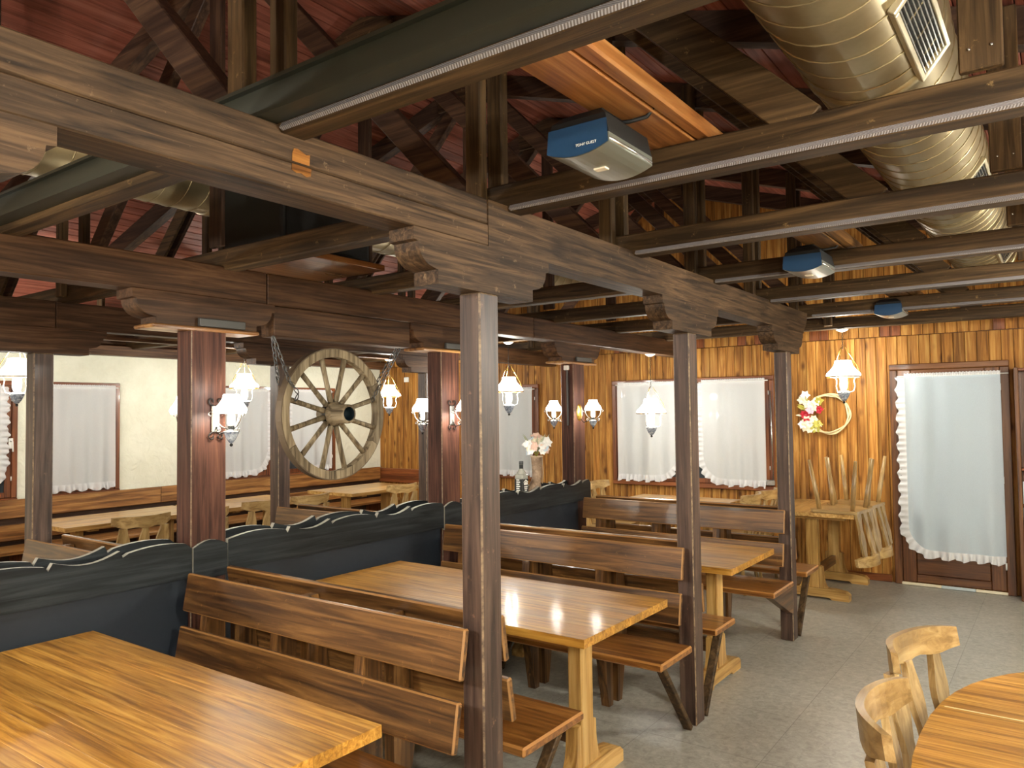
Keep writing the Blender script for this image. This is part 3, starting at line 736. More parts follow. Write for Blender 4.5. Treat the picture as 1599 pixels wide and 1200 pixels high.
double_bench('second double bench of brown planks, between the two middle tables', PY[1], -3.27, -1.628, -1.565, .53, .46)
double_bench('farthest double bench of dark planks at the last slim post', PY[2], -3.27, -1.622, -1.555, .60, .50, (0, 1))
double_bench('brown bench behind the partition at the left rear post', PY[0]+.02, -5.03, -3.56, -3.6, .5, .5, (1, 1), True)
double_bench('brown bench behind the partition at the rear post near the wheel', PY[1]+.02, -5.03, -3.56, -3.6, .5, .5, (1, 1), True)
# wall bench along the white wall
g = thing('wall_bench', 'long honey brown wall bench running under the white wall windows', 'bench', (XW+.2, 5, 0))
for y0, y1 in ((1.6, 4.55), (4.555, YE-.08)):
    MB().box(XW+.055, XW+.09, y0, y1, .70, .875, .006).build('back_rail', wood('railw', 'Y'), g)
    MB().box(XW+.07, XW+.105, y0, y1, .49, .64, .006).build('back_rail', wood('railw', 'Y'), g)
    MB().box(XW+.10, XW+.50, y0, y1, .415, .45, .006).build('seat', wood('railw', 'Y'), g)
    for yy in (y0+.2, (y0+y1)/2, y1-.25): MB().box(XW+.005, XW+.054, yy, yy+.06, 0, .40).box(XW+.10, XW+.42, yy, yy+.05, 0, .413).build('support', wood('frame', 'Z'), g)
MB().box(XW+.02, -7.35, YE-.07, YE-.035, .66, .86, .006).build('end_rail', wood('frame', 'X'), g)

# ------------------------------------------------------------------ tables
def trestle_table(label, x0, x1, y0, y1, zt, axis, kind='table', nb_=8, group='trestle tables', th=.036, legin=.25, lk_='oak'):
    cx, cy = (x0+x1)/2, (y0+y1)/2
    t = thing('trestle_table', label, 'table', (cx, cy, 0), group)
    lx = axis == 'X'
    a0, a1, b0, b1 = (x0, x1, y0, y1) if lx else (y0, y1, x0, x1)
    bx = (lambda u0, u1, v0, v1, z0, z1, c=0, mi=0, mc=None: MB().box(u0, u1, v0, v1, z0, z1, c, mi, mc)) if lx else (lambda u0, u1, v0, v1, z0, z1, c=0, mi=0, mc=None: MB().box(v0, v1, u0, u1, z0, z1, c, mi, mc))
    ed = []
    ws = [R.uniform(.8, 1.2) for _ in range(nb_)]; tot = sum(ws); b = b0
    for i in range(nb_):
        w2 = (b1-b0)*ws[i]/tot
        bx(a0, a1, b+.0001, b+w2-.0001, zt-th, zt, .0006).build('top_board', wood(kind, axis), t); b += w2
    rl = [bx(a0+legin-.02, a0+legin+.06, b0+.1, b1-.1, zt-th-.03, zt-th-.001), bx(a1-legin-.06, a1-legin+.02, b0+.1, b1-.1, zt-th-.03, zt-th-.001)]
    for m in rl: m.build('batten', wood(lk_, 'Y' if lx else 'X'), t)
    bc = (b0+b1)/2
    for a in (a0+legin, a1-legin):
        f = (lambda p, q, d: (d, p, q)) if lx else (lambda p, q, d: (p, d, q))
        bx(a-.035, a+.035, bc-.05, bc+.05, .09, zt-th-.031, .004).build('leg', wood(lk_, 'Z'), t)
        for s in (-1, 1):
            pr = [(bc+s*.051, .09), (bc+s*.125, .09)]+[(bc+s*(.125-.045*sin(pi/2*i/6)), .09+.16*(1-cos(pi/2*i/6))) for i in range(1, 7)]+[(bc+s*.078, .27), (bc+s*.051, .28)]
            MB().prism(pr, f, a-.03, a+.03).build('leg_shoulder', wood(lk_, 'Z'), t)
        L = (b1-b0)*.40
        pr = [(bc-L, 0), (bc-L+.14, 0), (bc-L+.16, .018), (bc+L-.16, .018), (bc+L-.14, 0), (bc+L, 0), (bc+L, .05), (bc+L-.03, .075), (bc+L-.12, .089), (bc-L+.12, .089), (bc-L+.03, .075), (bc-L, .05)]
        MB().prism(pr, f, a-.045, a+.045).build('foot', wood(lk_, 'Y' if lx else 'X'), t)
    bx(a0+legin+.036, a1-legin-.036, bc-.02, bc+.02, .17, .25, .003).build('stretcher', wood('bench', axis), t)
    return t
trestle_table('glossy honey wood table in the bottom left foreground', -3.29, -1.60, .79, 1.555, .765, 'X', nb_=9)
trestle_table('glossy honey wood table between the nearest and second benches', -3.26, -1.53, 2.565, 3.33, .765, 'X', nb_=9)
trestle_table('honey wood table between the second and farthest benches', -3.29, -1.515, 4.14, 4.90, .765, 'X', nb_=8)
trestle_table('pale wood table with two upturned chairs by the far wall', -2.19, -1.45, 6.86, 7.86, .75, 'Y', 'oak', 6, legin=.12)
trestle_table('pale wood table below the pair of far wall windows', -3.66, -2.60, 6.66, 7.42, .76, 'X', 'oak', 6, legin=.2)
trestle_table('pale wood table at the white wall bench, left of the thick post', -7.25, -6.52, 2.86, 4.18, .76, 'Y', 'oak', 6)
trestle_table('pale wood table at the white wall bench, right of the thick post', -7.25, -6.52, 4.22, 5.30, .76, 'Y', 'oak', 6)
trestle_table('pale wood corner table seen below the wagon wheel', -7.22, -6.45, 5.84, 6.98, .76, 'Y', 'oak', 6)
# oval extending table at lower right
g = thing('oval_table', 'oval honey wood table cropped by the lower right corner', 'table', (.32, 2.35, 0))
def oval(y0, y1):
    pts = []; n = 48
    for i in range(n):
        a = 2*pi*i/n; x = .32+.665*math.copysign(abs(cos(a))**.85, cos(a)); y = 2.35+.92*math.copysign(abs(sin(a))**.85, sin(a)); pts.append((x, y))
    out = []
    for i in range(n):   # clip to y0..y1
        p, q = pts[i], pts[(i+1) % n]
        inp = y0 <= p[1] <= y1
        if inp: out.append(p)
        for yy in (y0, y1):
            if (p[1]-yy)*(q[1]-yy) < 0: f = (yy-p[1])/(q[1]-p[1]); out.append((p[0]+f*(q[0]-p[0]), yy))
    return out
cuts = [1.2, 1.62, 1.86, 2.10, 2.34, 2.605, 2.86, 3.05, 3.5]
for a, b in zip(cuts, cuts[1:]):
    gap = .0020 if abs(b-2.605) < .01 else .0003; ga = .0020 if abs(a-2.605) < .01 else .0003
    MB().prism(oval(a+ga, b-gap), fXY, .725, .76).build('top_board', wood('table', 'X'), g)
MB().box(-.315, .95, 2.6032, 2.6068, .74, .7604).build('seam_strip', plain('pale_seam', rgb(244,228,180), .5), g)
MB().box(.24, .40, 1.9, 2.8, .64, .724, .004).build('apron', wood('oak', 'Y'), g)
for y in (1.95, 2.75):
    MB().box(.26, .38, y-.05, y+.05, .08, .64, .01).build('leg', wood('oak', 'Z'), g); MB().box(-.05, .69, y-.045, y+.045, 0, .08, .012).build('foot', wood('oak', 'X'), g)

# ------------------------------------------------------------------ chairs
def make_chair(label, group, kind='chair', wrap=.05):
    """local: back at -y, sitter faces +y, origin on the floor"""
    t = thing('chair', label, 'chair', (0, 0, 0), group); cm = wood(kind, 'Z')
    MB().prism([(-.185, -.19), (.185, -.19), (.215, -.05), (.215, .17), (.18, .205), (-.18, .205), (-.215, .17), (-.215, -.05)], fXY, .425, .452).local('seat', wood(kind, 'Y'), t)
    for sx in (-1, 1):
        for sy in (-1, 1):
            MB().tube([(sx*.15, sy*.14, .426), (sx*.165, sy*.155, .3), (sx*.205, sy*.195, .004)], [.020, .021, .014], 8).local('leg', cm, t)
    def back_y(z): return -.175-(z-.45)*.24
    # splats with a wavy outline
    for u, hw in ((-.135, .038), (0, .036), (.135, .038)):
        L = []; Rr = []
        for i in range(11):
            z = .45+.345*i/10; wv = hw*(1+.28*cos(i/10*2*pi*1.5))*(.85 if u == 0 else 1)
            tilt = u*(1+.18*i/10)
            cu_ = -wrap*.0
            L.append((tilt-wv, z)); Rr.append((tilt+wv, z))
        poly = L+Rr[::-1]; bend = -(abs(u)/.2)**2*wrap*-.9
        m = MB(); n = len(poly)
        m.add([(a, back_y(b)-.011+bend*(b-.45)/.35, b) for a, b in poly]+[(a, back_y(b)+.011+bend*(b-.45)/.35, b) for a, b in poly],
              [tuple(range(n)), tuple(reversed(range(n, 2*n)))]+[(i, n+i, n+(i+1) % n, (i+1) % n) for i in range(n)])
        m.local('splat', cm, t)
    # curved crest rail
    vs = []; fs = []; n = 16
    for i in range(n+1):
        u = -1+2*i/n; x = .225*u; y = back_y(.83)+wrap*1.5*abs(u)**2.2; hz = .05*(1-.25*abs(u)**4); zc = .832+.012*u*u
        zl = zc-hz*.8-.006*cos(3*pi*u)
        th = .012
        vs += [(x, y-th, zl), (x, y+th, zl), (x, y+th*.8-.008, zc+hz), (x, y-th-.008, zc+hz)]
    for i in range(n):
        a = i*4
        for q in range(4): fs.append((a+q, a+(q+1) % 4, a+4+(q+1) % 4, a+4+q))
    fs += [(0, 1, 2, 3), (n*4+3, n*4+2, n*4+1, n*4)]
    MB().add(vs, fs, 0, False).local('crest_rail', wood(kind, 'X'), t)
    return t
ch = make_chair('pale wooden chair at the oval table, farther one with upright splats', 'chairs at the oval table', wrap=.055)
ch.location = (-.21, 2.815, 0); ch.rotation_euler = (0, 0, math.radians(-105))
dup(ch, (-.185, 2.215, 0), math.radians(-86), 'pale wooden chair at the oval table, nearer one with curved crest', group='chairs at the oval table')
cw = dup(ch, (-6.06, 3.15, 0), math.radians(86), 'pale wooden chair nearest the left rear post at the wall tables', group='chairs at the wall tables')
for x, y, a, l in ((-5.98, 3.62, 92, 'pale wooden chair just left of the thick post at the wall tables'), (-6.10, 4.30, 88, 'pale wooden chair right of the thick post lamp at the wall tables'), (-6.08, 4.80, 90, 'pale wooden chair partly behind the rear post near the wheel'),
                   (-6.06, 6.03, 90, 'left one of two pale chairs at the corner table under the wheel'), (-6.06, 6.52, 90, 'right one of two pale chairs at the corner table under the wheel')):
    dup(ch, (x, y, 0), math.radians(a), l, group='chairs at the wall tables')
for x, y, a, l in ((-3.92, 6.86, -90, 'front left pale chair at the table below the far windows'), (-3.95, 7.32, -88, 'rear left pale chair at the table below the far windows'), (-2.53, 6.88, 92, 'front right pale chair at the table below the far windows'), (-2.52, 7.36, 88, 'rear right pale chair at the table below the far windows'),
                   ):
    dup(ch, (x, y, 0), math.radians(a), l, group='chairs at the far table')
for x, y, a, l in ((-1.585, 7.06, 98, 'front upturned pale chair lying seat down on the far table'), (-1.565, 7.53, 96, 'rear upturned pale chair lying seat down on the far table')):
    dup(ch, (x, y, .754+.452), 0, l, (pi, 0, math.radians(-a)), 'upturned chairs on the table')

# ------------------------------------------------------------------ lamps
def scroll(c, r, a0, turns, n, sgn, plane):
    """small spiral; plane maps (u,v)->(x,y,z)"""
    out = []
    for i in range(n+1):
        f = i/n; a = a0+sgn*turns*2*pi*f; q = r*(1-.55*f); out.append(plane(c[0]+q*cos(a), c[1]+q*sin(a)))
    return out
def lamp_light(name, parent, loc, watt, rad=.05):
    ld = bpy.data.lights.new(name, 'POINT'); ld.energy = watt; ld.color = WARM; ld.shadow_soft_size = rad
    o = bpy.data.objects.new(name, ld); col.objects.link(o); o.parent = parent; o.location = loc
    return o
SH = [(.062, .150), (.070, .146), (.074, .125), (.082, .10), (.112, .062), (.140, .035), (.148, .016), (.142, .0)]
def pendant(label, group, drop):
    """origin at the bottom of the font; z up"""
    t = thing('pendant_lamp', label, 'lamp', (0, 0, 0), group)
    zs = .245
    MB().lathe([(r, z+zs) for r, z in SH], 28).local('shade', SHADE, t)
    MB().lathe([(.143, zs-.006), (.152, zs-.004), (.152, zs+.004), (.143, zs+.006)], 28).local('shade_ring', BRASS, t)
    MB().lathe([(.026, .13), (.034, .155), (.036, .19), (.03, .24), (.024, .29)], 14).local('chimney', OPALC, t)
    MB().lathe([(.001, .022), (.014, .026), (.034, .05), (.05, .085), (.056, .103)], 20).local('font', speck('delft', rgb(60,74,104), rgb(214,222,230), 45, .2), t)
    MB().lathe([(.056, .103), (.05, .112), (.03, .118), (.022, .125), (.03, .135), (.028, .15), (.02, .155)], 18).local('burner', PORC, t)
    MB().sphere((0, 0, .012), .012, 8, 6).local('finial', IRON, t)
    top = zs+drop; m = MB()
    for k in range(3):
        a = 2*pi*k/3+.4; c, s = cos(a), sin(a)
        m2 = MB().tube([(c*.045, s*.045, .10), (c*.085, s*.085, .115), (c*.098, s*.098, .16), (c*.088, s*.088, .21), (c*.10, s*.10, .236), (c*.146, s*.146, zs)], .0045, 6)
        m2.local('arm', WHITE, t)
        MB().tube([(c*.15, s*.15, zs), (c*.118, s*.118, zs+.10), (c*.02, s*.02, zs+.27)], .0032, 5).local('hanging_wire', BRASS, t)
    m = MB(); z = zs+.265; q = 0
    while z < top-.01:
        m.tube([((.007*cos(b) if q % 2 else 0), (0 if q % 2 else .007*cos(b)), z+.013*sin(b)) for b in [2*pi*i/8 for i in range(8)]], .002, 4, True); z += .021; q += 1
    m.local('chain', IRON, t)
    MB().lathe([(.001, top+.0), (.02, top-.025), (.05, top-.008), (.055, top), (.001, top)], 18).local('ceiling_rose', WHITE, t)
    return t
def place_pendant(proto, loc, label, first=False, watt=LAMP_W, rad=.05):
    o = proto if first else dup(proto, loc, R.uniform(0, 2), label)
    o.location = loc
    lamp_light('lamp_bulb', o, (0, 0, .205), watt, rad); lamp_light('lamp_glow', o, (0, 0, .43), watt*.45, .04)
    return o
def hang(x, y, z, ztop, label, watt=LAMP_W, rad=.05):
    o = pendant(label, 'pendant lamps', ztop-z-.245); place_pendant(o, (x, y, z), '', True, watt, rad); return o
hang(-1.617, 7.385, 1.69, 2.372, 'lit pendant lamp beside the wreath on the far wall')
hang(-3.40, 7.10, 1.375, 2.226, 'lit pendant lamp hanging in front of the far window pair')
tag(MB().box(-6.97, -6.89, 2.2, 7.45, 2.342, 2.371, .004).local('lamp_batten', wood('midbeam', 'Y')), 'dark batten under the roof ties that carries the wall side pendants', 'batten')
hang(-6.93, 2.655, 1.745, 2.342, 'lit pendant lamp at the left picture edge before the white wall', LAMP_W*1.6)
hang(-6.93, 4.79, 1.69, 2.342, 'lit pendant lamp right of the left thick post, before the white wall', LAMP_W*1.6)
hang(-6.93, 6.90, 1.62, 2.342, 'lit pendant lamp just right of the wagon wheel rim', LAMP_W*1.6)
hang(-4.60, 6.29, 1.615, 2.372, 'lit pendant lamp right of the nearest post, before the far curtain')
# unseen pendants added beside and behind the camera to fill the foreground
pd = hang(.75, 6.29, 1.85, 2.372, 'added fill pendant over the right aisle, outside the picture near the far wall', FILL_W*.25, .09)
for p_, wt, l in (((.75, 4.22, 1.85), .8, 'added fill pendant over the right aisle, outside the picture'), ((.9, 1.25, 1.85), .95, 'added fill pendant over the oval table, outside the picture'),
              ((.5, -.72, 1.85), 1.1, 'added fill pendant behind the camera over the right aisle'), ((-2.4, -.72, 1.85), 1.2, 'added fill pendant behind the camera over the front tables'), ((-5.6, -.72, 1.85), .8, 'added fill pendant behind the camera near the white wall')):
    c = dup(pd, p_, R.uniform(0, 2), l)
    for o in list(c.children):
        if o.type == 'LIGHT': bpy.data.objects.remove(o)
    place_pendant(c, p_, l, True, FILL_W*wt, .09)
SSH = [(.034, .092), (.038, .088), (.040, .074), (.048, .058), (.066, .034), (.072, .018), (.066, 0)]
def sconce(label, group, oval_plate=False):
    """local: wall at x=0, lamp out along +x, z=0 at plate centre"""
    t = thing('wall_lamp', label, 'lamp', (0, 0, 0), group); d = .135; zs = .015
    MB().lathe([(r, z+zs) for r, z in SSH], 24, (d, 0, 0)).local('shade', SHADE, t)
    MB().lathe([(.013, -.045), (.018, -.03), (.017, 0), (.012, .03)], 12, (d, 0, 0)).local('chimney', OPALC, t)
    MB().lathe([(.001, -.128), (.008, -.124), (.022, -.105), (.034, -.078), (.036, -.072)], 18, (d, 0, 0)).local('font', speck('delft', rgb(60,74,104), rgb(214,222,230), 45, .2), t)
    MB().lathe([(.036, -.072), (.024, -.064), (.012, -.058), (.016, -.048), (.014, -.042)], 16, (d, 0, 0)).local('burner', BLACKP, t)
    MB().sphere((d, 0, -.134), .008, 8, 6).local('finial', IRON, t)
    if oval_plate:
        MB().lathe([(.001, .014), (.03, .012), (.045, .004), (.048, 0)], 22, (0, 0, 0), Matrix(((0, 0, 1), (0, 1, 0), (1.55, 0, 0)))).local('back_plate', BRASS, t)
    else:
        MB().box(.001, .012, -.022, .022, -.075, .055, .004).local('back_plate', CHROME, t)
        pl = lambda u, v: (.008, u, v)
        for sy in (-1, 1):
            MB().tube([(.008, sy*.01, .05)]+scroll((sy*.022, .075), .018, pi*1.5 if sy > 0 else -pi*.5, .85, 12, sy, pl), .0035, 5).local('scroll', IRON, t)
            MB().tube([(.008, sy*.01, -.07)]+scroll((sy*.022, -.095), .018, pi*.5, .85, 12, -sy, pl), .0035, 5).local('scroll', IRON, t)
    MB().tube([(.012, 0, -.05), (.04, 0, -.085), (.075, 0, -.075), (d-.02, 0, -.06)], .004, 6).local('arm', IRON, t)
    for a in (0, 2.1, 4.2):
        c, s = cos(a), sin(a); pl2 = lambda u, v: (d+c*u, s*u, v)
        MB().tube([pl2(.012, -.062), pl2(.045, -.045), pl2(.068, -.02), pl2(.078, .004)]+scroll((.092, .012), .014, pi, .8, 10, -1, pl2), .0028, 5).local('bracket', CHROME, t)
        MB().tube(scroll((.058, -.062), .012, pi*.6, .9, 10, 1, pl2), .0025, 5).local('curl', CHROME, t)
    return t
s1 = sconce('lit wall lamp on the aisle side of the left thick post', 'wall lamps')
s2 = sconce('lit wall lamp with brass oval plate on the aisle side of the last thick post', 'wall lamps', True)
def place_sconce(proto, loc, rz, label=None):
    o = dup(proto, loc, rz, label) if label else proto
    o.location = loc; o.rotation_euler = (0, 0, rz)
    lamp_light('lamp_bulb', o, (.135, 0, .02), SCONCE_W, .025); lamp_light('lamp_glow', o, (.135, 0, .125), SCONCE_W*.12, .02)
ya, yb, yc = PY[0]+.065, PY[1]+.04, PY[2]+.035
place_sconce(s1, (XM+.001, ya, 1.645), 0)
place_sconce(s1, (XM-.126, ya, 1.645), pi, 'lit wall lamp on the white wall side of the left thick post')
place_sconce(s1, (XM+.001, yb, 1.645), 0, 'lit wall lamp on the right thick post, half hidden by the nearest post')
place_sconce(s1, (XM-.126, yb, 1.645), pi, 'lit wall lamp on the left side of the right thick post')
place_sconce(s2, (XM-.049, yc, 1.64), 0)
place_sconce(s2, (XM-.176, yc, 1.64), pi, 'lit wall lamp on the left side of the last thick post above the flowers')

# ------------------------------------------------------------------ wagon wheel and chains
WX, WY, WZ, WR = -3.40, 2.935, 1.652, .378
g = thing('wagon_wheel', 'old weathered wooden wagon wheel hung by chains from the middle beam', 'wheel', (WX, WY, WZ-WR))
def arc_seg(a0, a1, r0, r1, x0, x1, n):
    vs = []; fs = []
    for i in range(n+1):
        a = a0+(a1-a0)*i/n; c, s = cos(a), sin(a)
        vs += [(x0, WY+r0*c, WZ+r0*s), (x1, WY+r0*c, WZ+r0*s), (x1, WY+r1*c, WZ+r1*s), (x0, WY+r1*c, WZ+r1*s)]
    for i in range(n):
        b = i*4
        for q in range(4): fs.append((b+q, b+(q+1) % 4, b+4+(q+1) % 4, b+4+q))
    if a1-a0 < 6.28: fs += [(0, 1, 2, 3), (n*4, n*4+3, n*4+2, n*4+1)]
    return MB().add(vs, fs)
for k in range(6): arc_seg(pi/2+pi/3*k+.004, pi/2+pi/3*(k+1)-.004, WR-.052, WR-.006, WX-.026, WX+.026, 10).build('felloe', wood('wheel', 'Z'), g)
arc_seg(0, 2*pi, WR-.006, WR, WX-.024, WX+.024, 64).build('iron_tyre', plain('worn_tyre', rgb(96,80,62), .55, .4), g)
for k in range(12):
    a = 2*pi*(k+.5)/12
    MB().tube([(WX, WY+.05*cos(a), WZ+.05*sin(a)), (WX, WY+.2*cos(a), WZ+.2*sin(a)), (WX, WY+(WR-.05)*cos(a), WZ+(WR-.05)*sin(a))], [.017, .014, .016], 8).build('spoke', wood('wheel', 'Z'), g)
rx = Matrix(((0, 0, 1), (0, 1, 0), (-1, 0, 0)))
MB().lathe([(.001, -.10), (.04, -.10), (.045, -.03), (.07, -.025), (.07, .03), (.062, .04), (.056, .05), (.054, .13), (.049, .135), (.040, .135)], 24, (WX, WY, WZ), rx).build('hub', wood('wheel', 'X'), g)
MB().lathe([(.072, -.012), (.074, -.008), (.074, .010), (.072, .014)], 24, (WX, WY, WZ), rx).build('hub_ring', IRON, g)
MB().lathe([(.041, .134), (.038, .05), (.001, .05)], 20, (WX, WY, WZ), rx).build('hub_bore', DARKBORE, g)
def chain(label, pts):
    m = MB(); pts = [Vector(p) for p in pts]; q = 0
    for a, b in zip(pts, pts[1:]):
        d = b-a; L = d.length; n = max(1, int(L/.03)); d.normalize(); u = d.cross(Vector((1, 0, 0))); u.normalize(); v = d.cross(u)
        for i in range(n):
            c = a+d*(L*(i+.5)/n); w_ = u if q % 2 else v; q += 1
            m.tube([c+d*(.021*cos(t_))+w_*(.010*sin(t_)) for t_ in [2*pi*j/10 for j in range(10)]], .0032, 5, True)
    tag(m.local('chain', plain('chain_steel', rgb(92,92,92), .35, .8)), label, 'chain', 'chains holding the wheel')
xo = XM+.012
chain('dark steel chain holding the left side of the wagon wheel', [(xo, 2.47, 2.06), (WX+.04, 2.60, 1.83), (WX+.04, 2.66, 1.765), (WX+.015, 2.655, 1.72)])
chain('dark steel chain holding the right side of the wagon wheel', [(xo, 3.40, 2.05), (WX+.04, 3.275, 1.83), (WX+.04, 3.22, 1.76), (WX+.015, 3.225, 1.72)])
chain('dark steel chain loop behind the left side of the wagon wheel', [(xo-.02, 2.48, 2.06), (WX-.035, 2.585, 1.82)])
chain('dark steel chain loop behind the right side of the wagon wheel', [(xo-.02, 3.39, 2.05), (WX-.035, 3.295, 1.82)])

# ------------------------------------------------------------------ wreath, flowers, boot, bottle
def blossom(m, c, r, nrm, n=6, seed=0, mi=0):
    rr = random.Random(seed); nrm = Vector(nrm).normalized(); a = Vector((0, 0, 1)) if abs(nrm.z) < .9 else Vector((1, 0, 0))
    u = nrm.cross(a).normalized(); v = nrm.cross(u); c = Vector(c)
    for k in range(n):
        t_ = 2*pi*k/n+rr.uniform(-.2, .2); d = u*cos(t_)+v*sin(t_); e = u*-sin(t_)+v*cos(t_); l = r*rr.uniform(.8, 1.15); wd = r*.42
        ps = [c, c+d*l*.5+e*wd+nrm*r*.25, c+d*l+nrm*r*.22, c+d*l*.5-e*wd+nrm*r*.25, c+d*l*.55+nrm*r*.42]
        m.add(ps, [(0, 1, 4), (1, 2, 4), (2, 3, 4), (3, 0, 4)], mi, True)
def leafblade(m, c, d, L, wd, mi=0):
    c = Vector(c); d = Vector(d).normalized(); e = d.cross(Vector((0, 1, .2))).normalized(); n = d.cross(e)
    m.add([c, c+d*L*.5+e*wd+n*.004, c+d*L, c+d*L*.5-e*wd+n*.004, c+d*L*.5-n*.006], [(0, 1, 4), (1, 2, 4), (2, 3, 4), (3, 0, 4)], mi, True)
CREAM = plain('cream_petal', rgb(246,236,206), .6); PINK = plain('pink_petal', rgb(236,176,190), .6); REDP = plain('red_petal', rgb(176,22,44), .5)
PBLUE = plain('pale_blue_petal', rgb(196,212,226), .6); PEACH = plain('peach_petal', rgb(232,196,178), .6); GREEN = plain('yellow_green_leaf', rgb(176,168,70), .6); WPET = plain('white_petal', rgb(244,242,238), .6)
wx, wz, wy = -1.885, 1.595, YE-.035
g = thing('wreath', 'pale wicker ring wreath with cream, pink and red flowers on plank wall', 'wreath', (wx, wy, wz))
for k, (dr, ph) in enumerate(((0, 0), (.008, 2), (-.008, 4))):
    MB().tube([(wx+(.19+dr+.006*sin(5*a+ph))*cos(a), wy+.008*sin(4*a+ph), wz+(.19+dr+.006*sin(5*a+ph))*sin(a)) for a in [2*pi*i/48 for i in range(48)]], .008, 6, True).build('vine', plain('wicker', rgb(224,206,160), .6), g)
rr = random.Random(4)
spec = [(CREAM, [(-.24, .14), (-.19, .10), (-.13, .07), (-.11, .12), (-.2, -.06), (-.13, -.05), (-.22, -.13), (-.17, -.16)]), (PINK, [(-.165, .035)]), (REDP, [(-.22, .0), (-.08, .04), (-.205, -.03)]), (WPET, [(-.16, .10), (-.24, -.10), (-.21, .19), (-.18, -.10)]), (GREEN, [(-.10, -.10), (-.08, .13), (-.12, -.14)])]
for mt, lst in spec:
    for i, (dx, dz) in enumerate(lst):
        m = MB(); blossom(m, (wx+dx, wy-.03, wz+dz), .05, (rr.uniform(-.4, .4), -1, rr.uniform(-.4, .4)), 6, i+len(lst)); m.build('flower', mt, g)
for i in range(10):
    m = MB(); a = rr.uniform(0, 6.3); leafblade(m, (wx-.16+.05*cos(a), wy-.02, wz+.1*sin(a)), (cos(a), -.3, sin(a)), .10, .016); m.build('leaf', GREEN if i % 2 else CREAM, g)
# boot vase
bx0, by0, bz0 = XM-.062, 4.99, 1.021
g = thing('boot_vase', 'brown boot shaped vase with pastel flowers on the black partition', 'vase', (bx0, by0, bz0))
vs = []; fs = []; n = 14
lv = [(.0, -.02, .085, .036), (.025, -.022, .088, .037), (.055, -.01, .068, .036), (.085, .008, .05, .035), (.12, .02, .042, .036), (.18, .02, .043, .038), (.25, .018, .05, .042), (.275, .018, .053, .044)]
for z, cy, ry, rx_ in lv:
    for j in range(n): a = 2*pi*j/n; vs.append((bx0+rx_*sin(a), by0+cy+ry*cos(a), bz0+z))
for i in range(len(lv)-1):
    for j in range(n): fs.append((i*n+j, i*n+(j+1) % n, i*n+n+(j+1) % n, i*n+n+j))
fs.append(tuple(range(n)))
MB().add(vs, fs, 0, True).build('boot', speck('boot_leather', rgb(104,80,60), rgb(176,150,124), 18, .6), g)
MB().tube([(bx0+.044*sin(a), by0+.018+.053*cos(a), bz0+.275) for a in [2*pi*j/18 for j in range(18)]], .005, 6, True).build('rim', plain('boot_trim', rgb(190,166,136), .6), g)
MB().tube([(bx0+.03, by0+.05, bz0+.27), (bx0+.036, by0+.052, bz0+.15), (bx0+.03, by0+.05, bz0+.06)], .004, 5).build('seam', plain('boot_trim', rgb(190,166,136), .6), g)
fl_ = thing('bouquet', 'pastel blue, peach and white artificial flowers in the boot vase', 'flowers', (bx0, by0, bz0+.26))
rr = random.Random(12)
for i in range(30):
    th = rr.uniform(0, 6.28); ph = rr.uniform(.1, 1.5); d = Vector((cos(th)*sin(ph)*.7, sin(th)*sin(ph), cos(ph)))
    c = Vector((bx0, by0+.015, bz0+.31))+d*rr.uniform(.07, .14)
    m = MB(); blossom(m, c, rr.uniform(.035, .052), d+Vector((.5, -.5, 0)), 6, i); m.build('flower', [PBLUE, PEACH, WPET, CREAM, WPET][i % 5], fl_)
m = MB()
for i in range(14):
    th = rr.uniform(0, 6.28); d = Vector((cos(th)*.6, sin(th)*.8, 1.0)); d.normalize()
    leafblade(m, Vector((bx0, by0+.015, bz0+.29)), d, .2, .012)
m.build('leaves', plain('grey_leaf', rgb(170,176,150), .6), fl_)
m = MB()
for i in range(8):
    th = 2*pi*i/8; m.tube([(bx0, by0+.015, bz0+.27), (bx0+.04*cos(th), by0+.015+.05*sin(th), bz0+.36)], .003, 4)
m.build('stems', GREEN, fl_)
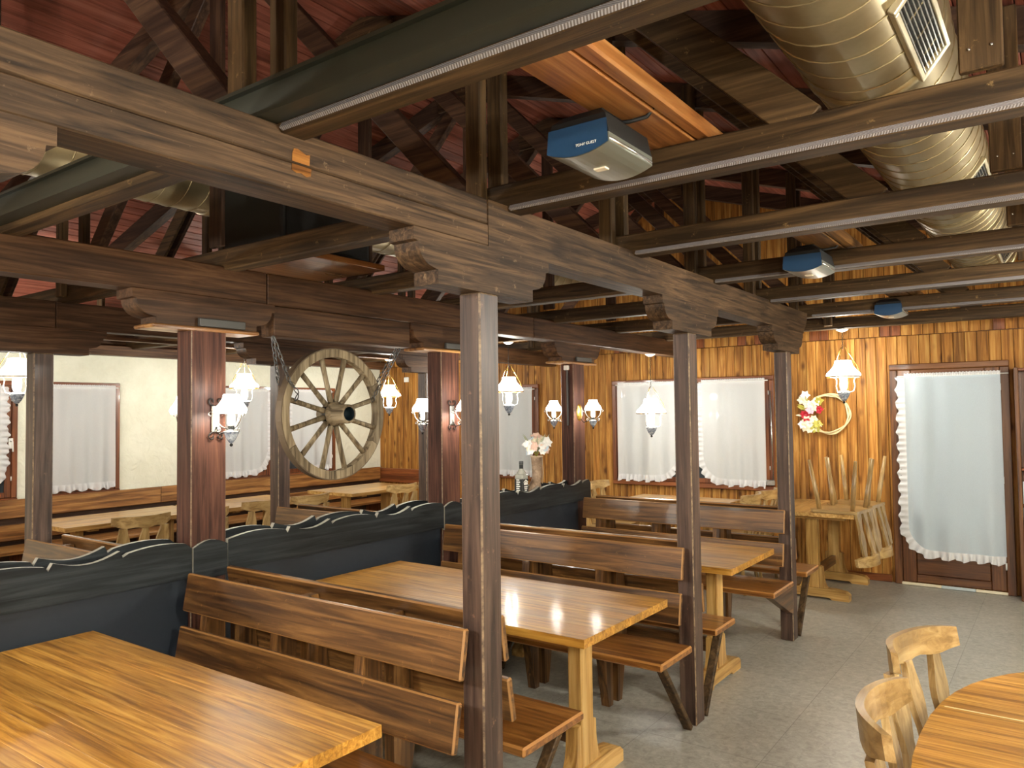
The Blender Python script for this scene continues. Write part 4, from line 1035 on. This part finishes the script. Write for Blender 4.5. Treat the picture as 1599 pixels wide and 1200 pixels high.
# bottle
qx, qy, qz = XM-.066, 4.80, 1.021
g = thing('bottle', 'square clear bottle with black label and black neck on the partition', 'bottle', (qx, qy, qz))
GL = plain('clear_glass', rgb(226,228,216), .05, 0, coat=1, trans=.6)
MB().box(qx-.04, qx+.04, qy-.04, qy+.04, qz, qz+.155, .010).build('body', GL, g)
MB().lathe([(.038, .150), (.034, .165), (.017, .185), (.0145, .20), (.0145, .235), (.001, .235)], 18, (qx, qy, qz)).build('neck', GL, g)
MB().lathe([(.0155, .188), (.0158, .192), (.0158, .222), (.0155, .224)], 16, (qx, qy, qz)).build('neck_seal', BLACKP, g)
MB().lathe([(.016, .226), (.017, .228), (.017, .248), (.014, .251), (.001, .251)], 16, (qx, qy, qz)).build('cap', plain('dark_cap', rgb(52,54,56), .4), g)
MB().box(qx-.041, qx+.041, qy-.041, qy+.041, qz+.012, qz+.122, .008).build('black_label', plain('black_label', rgb(20,22,24), .5), g)
m = MB()
for i in range(6): m.box(qx-.018, qx+.016-.006*(i % 2), qy-.0425, qy-.0405, qz+.024+.016*i, qz+.032+.016*i)
m.build('label_lettering', WHITE, g)
m = MB()
f = lambda a, b, d: (d, qy+a, qz+b)
m.prism([(-.03, .092), (0, .112), (.03, .092), (.024, .086), (0, .1), (-.024, .086)], f, qx+.0405, qx+.0425)
m.prism([(-.022, .07), (.022, .07), (.026, .082), (0, .094), (-.026, .082)], f, qx+.0405, qx+.0425)
for i in range(3): m.prism([(-.022+.004*i, .052-.014*i), (.022-.004*i, .052-.014*i), (.022-.004*i, .06-.014*i), (-.022+.004*i, .06-.014*i)], f, qx+.0405, qx+.0425)
m.build('label_emblem', WHITE, g)
# junction box and cable strip on the last thick post
jx = XM-.05-.06; jy = PY[2]+.035-.0925
g = thing('junction_box', 'small white junction box with grey cable strip on the last thick post', 'junction box', (jx, jy, 2.0))
MB().box(jx-.02, jx+.025, jy-.028, jy-.001, 2.005, 2.045, .004).build('box', WHITE, g)
MB().box(jx-.004, jx+.012, jy-.012, jy-.001, 1.53, 2.004, .002).build('cable_strip', plain('grey_strip', rgb(84,82,80), .5), g)
# white thermostat on the far wall
tag(MB().box(-7.68, -7.60, YE-.03, YE-.001, 2.10, 2.17, .006).local('thermostat', WHITE), 'small white box on the plank wall right of the wheel', 'sensor')
